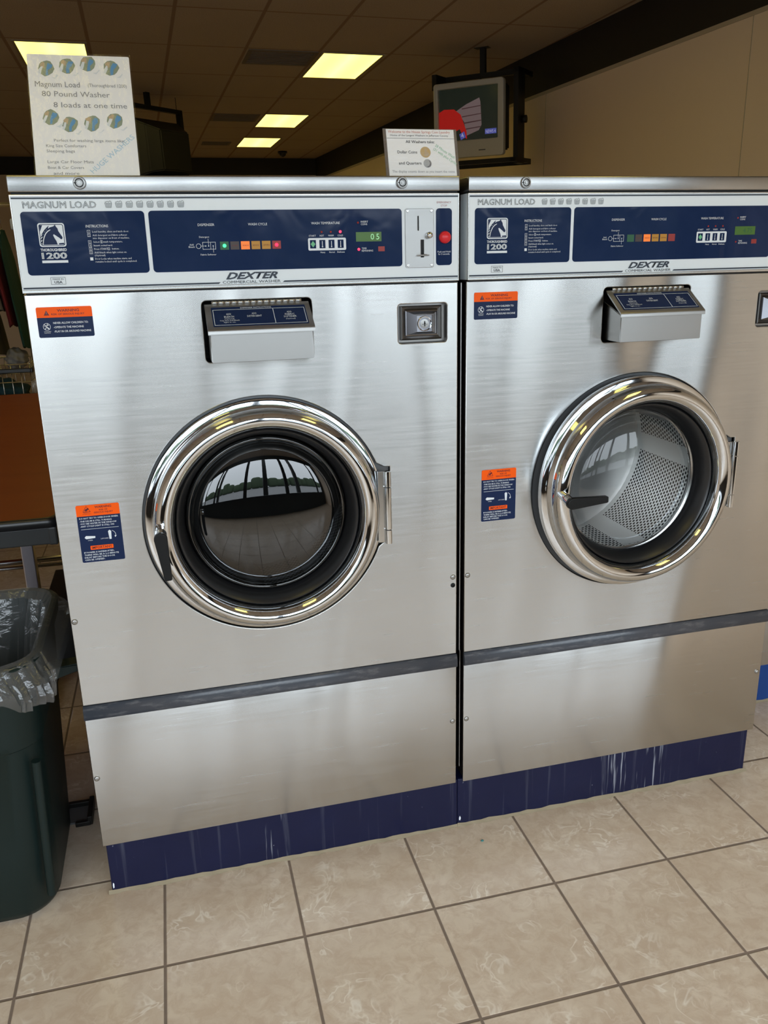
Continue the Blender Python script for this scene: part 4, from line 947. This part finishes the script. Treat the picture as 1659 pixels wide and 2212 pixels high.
# ------------------------------------------------------------------ folding table
TX0, TX1, TY0, TY1, TZ = -1.55, -.088, .650, 3.40, .85
tb = thing('folding_table', 'folding table with reddish brown top and thick black edge behind the trash can', 'table', ((TX0 + TX1) / 2, 2, 0), org=((TX0 + TX1) / 2, 2, 0))
bm = B(); box(bm, TX0 + .012, TX1 - .012, TY0 + .012, TY1 - .012, TZ - .03, TZ, .001); obj('tabletop', bm, M['wood'], tb)
bm = B()
ring = lambda g, z: [(x, y, z) for x, y in rr_ring((TX0 + TX1) / 2, (TY0 + TY1) / 2, (TX1 - TX0) / 2 + g, (TY1 - TY0) / 2 + g, .03, 6)]
loft(bm, [ring(-.013, TZ + .0005), ring(-.006, TZ + .001), ring(0, TZ - .005), ring(.002, TZ - .018), ring(-.002, TZ - .030), ring(-.013, TZ - .034)]); obj('edge_bumper', bm, M['rubber'], tb, smooth=50)
bm = B(); box(bm, TX0 + .02, TX1 - .012, TY0 + .01, TY0 + .035, TZ - .085, TZ - .03, .004); box(bm, TX0 + .02, TX1 - .012, TY1 - .05, TY1 - .03, TZ - .085, TZ - .03, .004); box(bm, TX1 - .035, TX1 - .008, TY0 + .008, TY1 - .03, TZ - .088, TZ - .03, .006); box(bm, TX0 + .02, TX0 + .04, TY0 + .01, TY1 - .03, TZ - .085, TZ - .03, .004); obj('apron', bm, mat('grey_black_plastic', (.035, .036, .037), .4), tb)
for lx, ly in ((-.281, 1.2), (-1.35, 1.2), (-.281, 2.95), (-1.35, 2.95)):
    bm = B(); box(bm, lx - .022, lx + .022, ly - .022, ly + .022, .03, TZ - .03, .004); obj('leg', bm, M['leg_steel'], tb)
bm = B(); tube(bm, [(-1.35, 1.5, .44), (.05, 1.5, .44)], .011, 12); tube(bm, [(-1.35, 1.5, .415), (.05, 1.5, .415)], .008, 8); obj('stretcher', bm, M['flange'], tb)
for q in ((-.30, -.26, 1.0, 1.4), (-1.37, -1.33, 1.0, 1.4), (-.30, -.26, 2.75, 3.15), (-1.37, -1.33, 2.75, 3.15)):
    bm = B(); box(bm, *q, 0, .03, .004); obj('foot', bm, M['darkmetal'], tb)
# bracket foot near the washer
t = thing('floor_bracket', 'black metal bracket on the floor between trash can and left washer', 'bracket', (-.11, .37, 0), org=(-.11, .37, 0))
bm = B(); box(bm, -.078, -.064, .32, .425, 0, .028, .002); box(bm, -.14, -.066, .41, .424, 0, .02, .002); box(bm, -.112, -.07, .318, .330, 0, .014, .002); obj('bracket_frame', bm, M['darkmetal'], t)
bm = B(); box(bm, -.16, -.078, .335, .41, 0, .006, .001); obj('bracket_plate', bm, mat('dull_grey_plate', (.10, .10, .105), .6), t)
# black box behind the can
t = thing('storage_box', 'low black box on the floor under the folding table', 'box', (-.05, 1.6, 0), org=(-.05, 1.6, 0))
bm = B(); box(bm, -.285, .14, 1.43, 1.80, 0, .262, .01); obj('box_body', bm, M['tvblack'], t)
bm = B(); box(bm, -.292, .147, 1.42, 1.81, .262, .283, .006); obj('lid', bm, M['tvblack'], t)
bm = B(); tube(bm, [(-.024, .150, .592), (-.012, .17, .580), (-.007, .20, .545), (-.006, .24, .48), (-.006, .34, .25), (-.006, .45, .04), (-.006, .60, .004), (-.006, .80, .003)], .0022, 8)
tag(obj('power_cord', bm, M['white']), 'thin white cord curving beside the left edge of the left washer', 'cord')

# ------------------------------------------------------------------ laundry cart with hanging clothes behind the table
YC = 4.0
ct = thing('laundry_cart', 'chrome wire laundry cart with a hanging bar, behind the folding table', 'laundry cart', (-1.0, YC, 0), org=(-1.0, YC, 0))
x0, x1, ya, yb, zb, zt = -1.50, -.60, YC, YC + .5, .60, .96
M['wire'] = mat('chrome_wire', (.62, .62, .60), .25, 1.)
bm = B()
for z in (zb, .70, .845, zt):
    tube(bm, [(x0, ya, z), (x1, ya, z)], .0045, 6); tube(bm, [(x0, yb, z), (x1, yb, z)], .0045, 6); tube(bm, [(x0, ya, z), (x0, yb, z)], .0045, 6); tube(bm, [(x1, ya, z), (x1, yb, z)], .0045, 6)
k = 0
x = x1
while x > x0:
    tube(bm, [(x, ya, zb), (x, ya, zt)], .003, 6); tube(bm, [(x, yb, zb), (x, yb, zt)], .003, 6); tube(bm, [(x, ya, zb), (x, yb, zb)], .003, 5); x -= .058
y = ya
while y < yb: tube(bm, [(x1, y, zb), (x1, y, zt)], .003, 6); y += .058
obj('wire_basket', bm, M['wire'], ct)
bm = B(); box(bm, x0, x1 + .01, ya - .02, ya - .004, .905, .935, .006); box(bm, x1 + .004, x1 + .022, ya - .02, yb, .905, .935, .006); obj('bumper', bm, M['rubber'], ct)
bm = B(); tube(bm, [(-1.48, YC + .25, .3), (-1.48, YC + .25, 1.95)], .013, 10); tube(bm, [(-.60, YC + .25, .3), (-.60, YC + .25, 1.84)], .013, 10); tube(bm, [(-1.6, YC + .25, 1.955), (-.57, YC + .25, 1.955)], .013, 10); obj('hanging_bar', bm, M['wire'], ct)
bm = B(); box(bm, -.625, -.575, YC + .22, YC + .28, 1.80, 1.87, .012); box(bm, -.612, -.588, YC + .235, YC + .265, 1.56, 1.82, .004); obj('bar_bracket', bm, M['white'], ct)
bm = B()
for wx in (-1.45, -.63):
    for wy in (YC + .03, YC + .47):
        cyl(bm, (wx, wy, .08), (wx, wy, .60), .012, 8)
tube(bm, [(-1.45, YC + .03, .16), (-.63, YC + .03, .16), (-.63, YC + .47, .16), (-1.45, YC + .47, .16), (-1.45, YC + .03, .16)], .012, 8); obj('cart_frame', bm, M['wire'], ct)
for wx in (-1.45, -.63):
    for wy in (YC + .03, YC + .47):
        bm = B(); cyl(bm, (wx - .015, wy, .05), (wx + .015, wy, .05), .05, 20); obj('wheel', bm, M['rubber'], ct)
# garments
def garment(x, col, zt_, zb_, wd, label, lean=0., dy=0.):
    t = thing('hanging_garment', label, 'garment', (x, YC + .25 + dy, zb_), 'clothes hanging above the laundry cart', org=(x, YC + .25 + dy, zb_))
    bm = B(); yc = YC + .25 + dy; R2 = []
    n = 28
    for j in range(9):
        f = j / 8; z = zt_ + (zb_ - zt_) * f
        a = .05 + (wd - .05) * min(1, f * 4) ** .6; tt = .012 + .012 * f
        ring = []
        for i in range(n):
            th = 2 * PI * i / n; fold = .006 * f * math.sin(th * 5 + x * 40) + .006 * math.sin(th * 9 + j)
            ring.append((x + lean * f + (tt + fold) * math.cos(th), yc + (a + fold) * math.sin(th), z + .012 * math.sin(th * 3 + x * 9) * f))
        R2.append(ring)
    loft(bm, R2, True, True); obj('cloth', bm, cloth_mat('cloth_' + label.split()[0], col), t, smooth=60)
    bm = B(); tube(bm, [(x, yc + .01, zt_ + .0), (x, yc, zt_ + .06), (x, yc - .012, zt_ + .10), (x, yc + .0, zt_ + .125), (x, yc + .014, zt_ + .105)], .002, 6); tube(bm, [(x, yc - .18, zt_ - .06), (x, yc, zt_ + .01), (x, yc + .18, zt_ - .06)], .003, 6); obj('hanger', bm, M['wire'], t)
garment(-.685, (.012, .06, .042), 1.80, 1.06, .22, 'dark green garment hanging nearest the left washer', .07)
garment(-.750, (.20, .018, .02), 1.80, 1.2, .21, 'red garment hanging beside the dark green one', .07)
garment(-.815, (.36, .34, .32), 1.80, 1.30, .20, 'pale grey garment hanging between red and brown clothes', .07, -.03)
garment(-.880, (.085, .070, .050), 1.80, 1.02, .24, 'long brown garment at the left edge of the picture', .10, -.06)
garment(-.960, (.02, .05, .13), 1.80, 1.45, .22, 'blue garment at the left edge above the laundry cart', .07, -.08)
def heap(x, y, z, sx, sy, sz, col, label):
    bm = B(); bmesh.ops.create_icosphere(bm, subdivisions=4, radius=1)
    for v in bm.verts:
        n = v.co.normalized(); d = 1 + .12 * math.sin(n.x * 7 + x * 9) * math.cos(n.y * 6) + .08 * math.sin(n.z * 11 + n.x * 5)
        v.co = (x + n.x * sx * d, y + n.y * sy * d, z + n.z * sz * d)
    tag(obj('laundry_bundle', bm, cloth_mat('cloth_' + label.split()[0] + '_b', col), smooth=60), label, 'laundry', 'clothes piled in the wire cart')
heap(-.86, YC + .25, .73, .2, .2, .12, (.012, .05, .065), 'teal bundle of clothes inside the wire laundry cart')
heap(-.70, YC + .2, .98, .07, .12, .07, (.26, .25, .24), 'pale grey cloth on top of the pile in the wire cart')
heap(-1.3, YC + .25, .74, .2, .2, .13, (.09, .012, .015), 'dark red bundle of clothes inside the wire cart')
# speck on the floor
bm = B(); bmesh.ops.create_icosphere(bm, subdivisions=2, radius=.004)
for v in bm.verts: v.co = (v.co.x * 1.1 + 1.005, v.co.y - .068, v.co.z * .6 + .0022)
tag(obj('floor_debris', bm, mat('teal_plastic', (.05, .22, .22), .3)), 'tiny teal bit of litter on the floor tiles before the washers', 'litter')
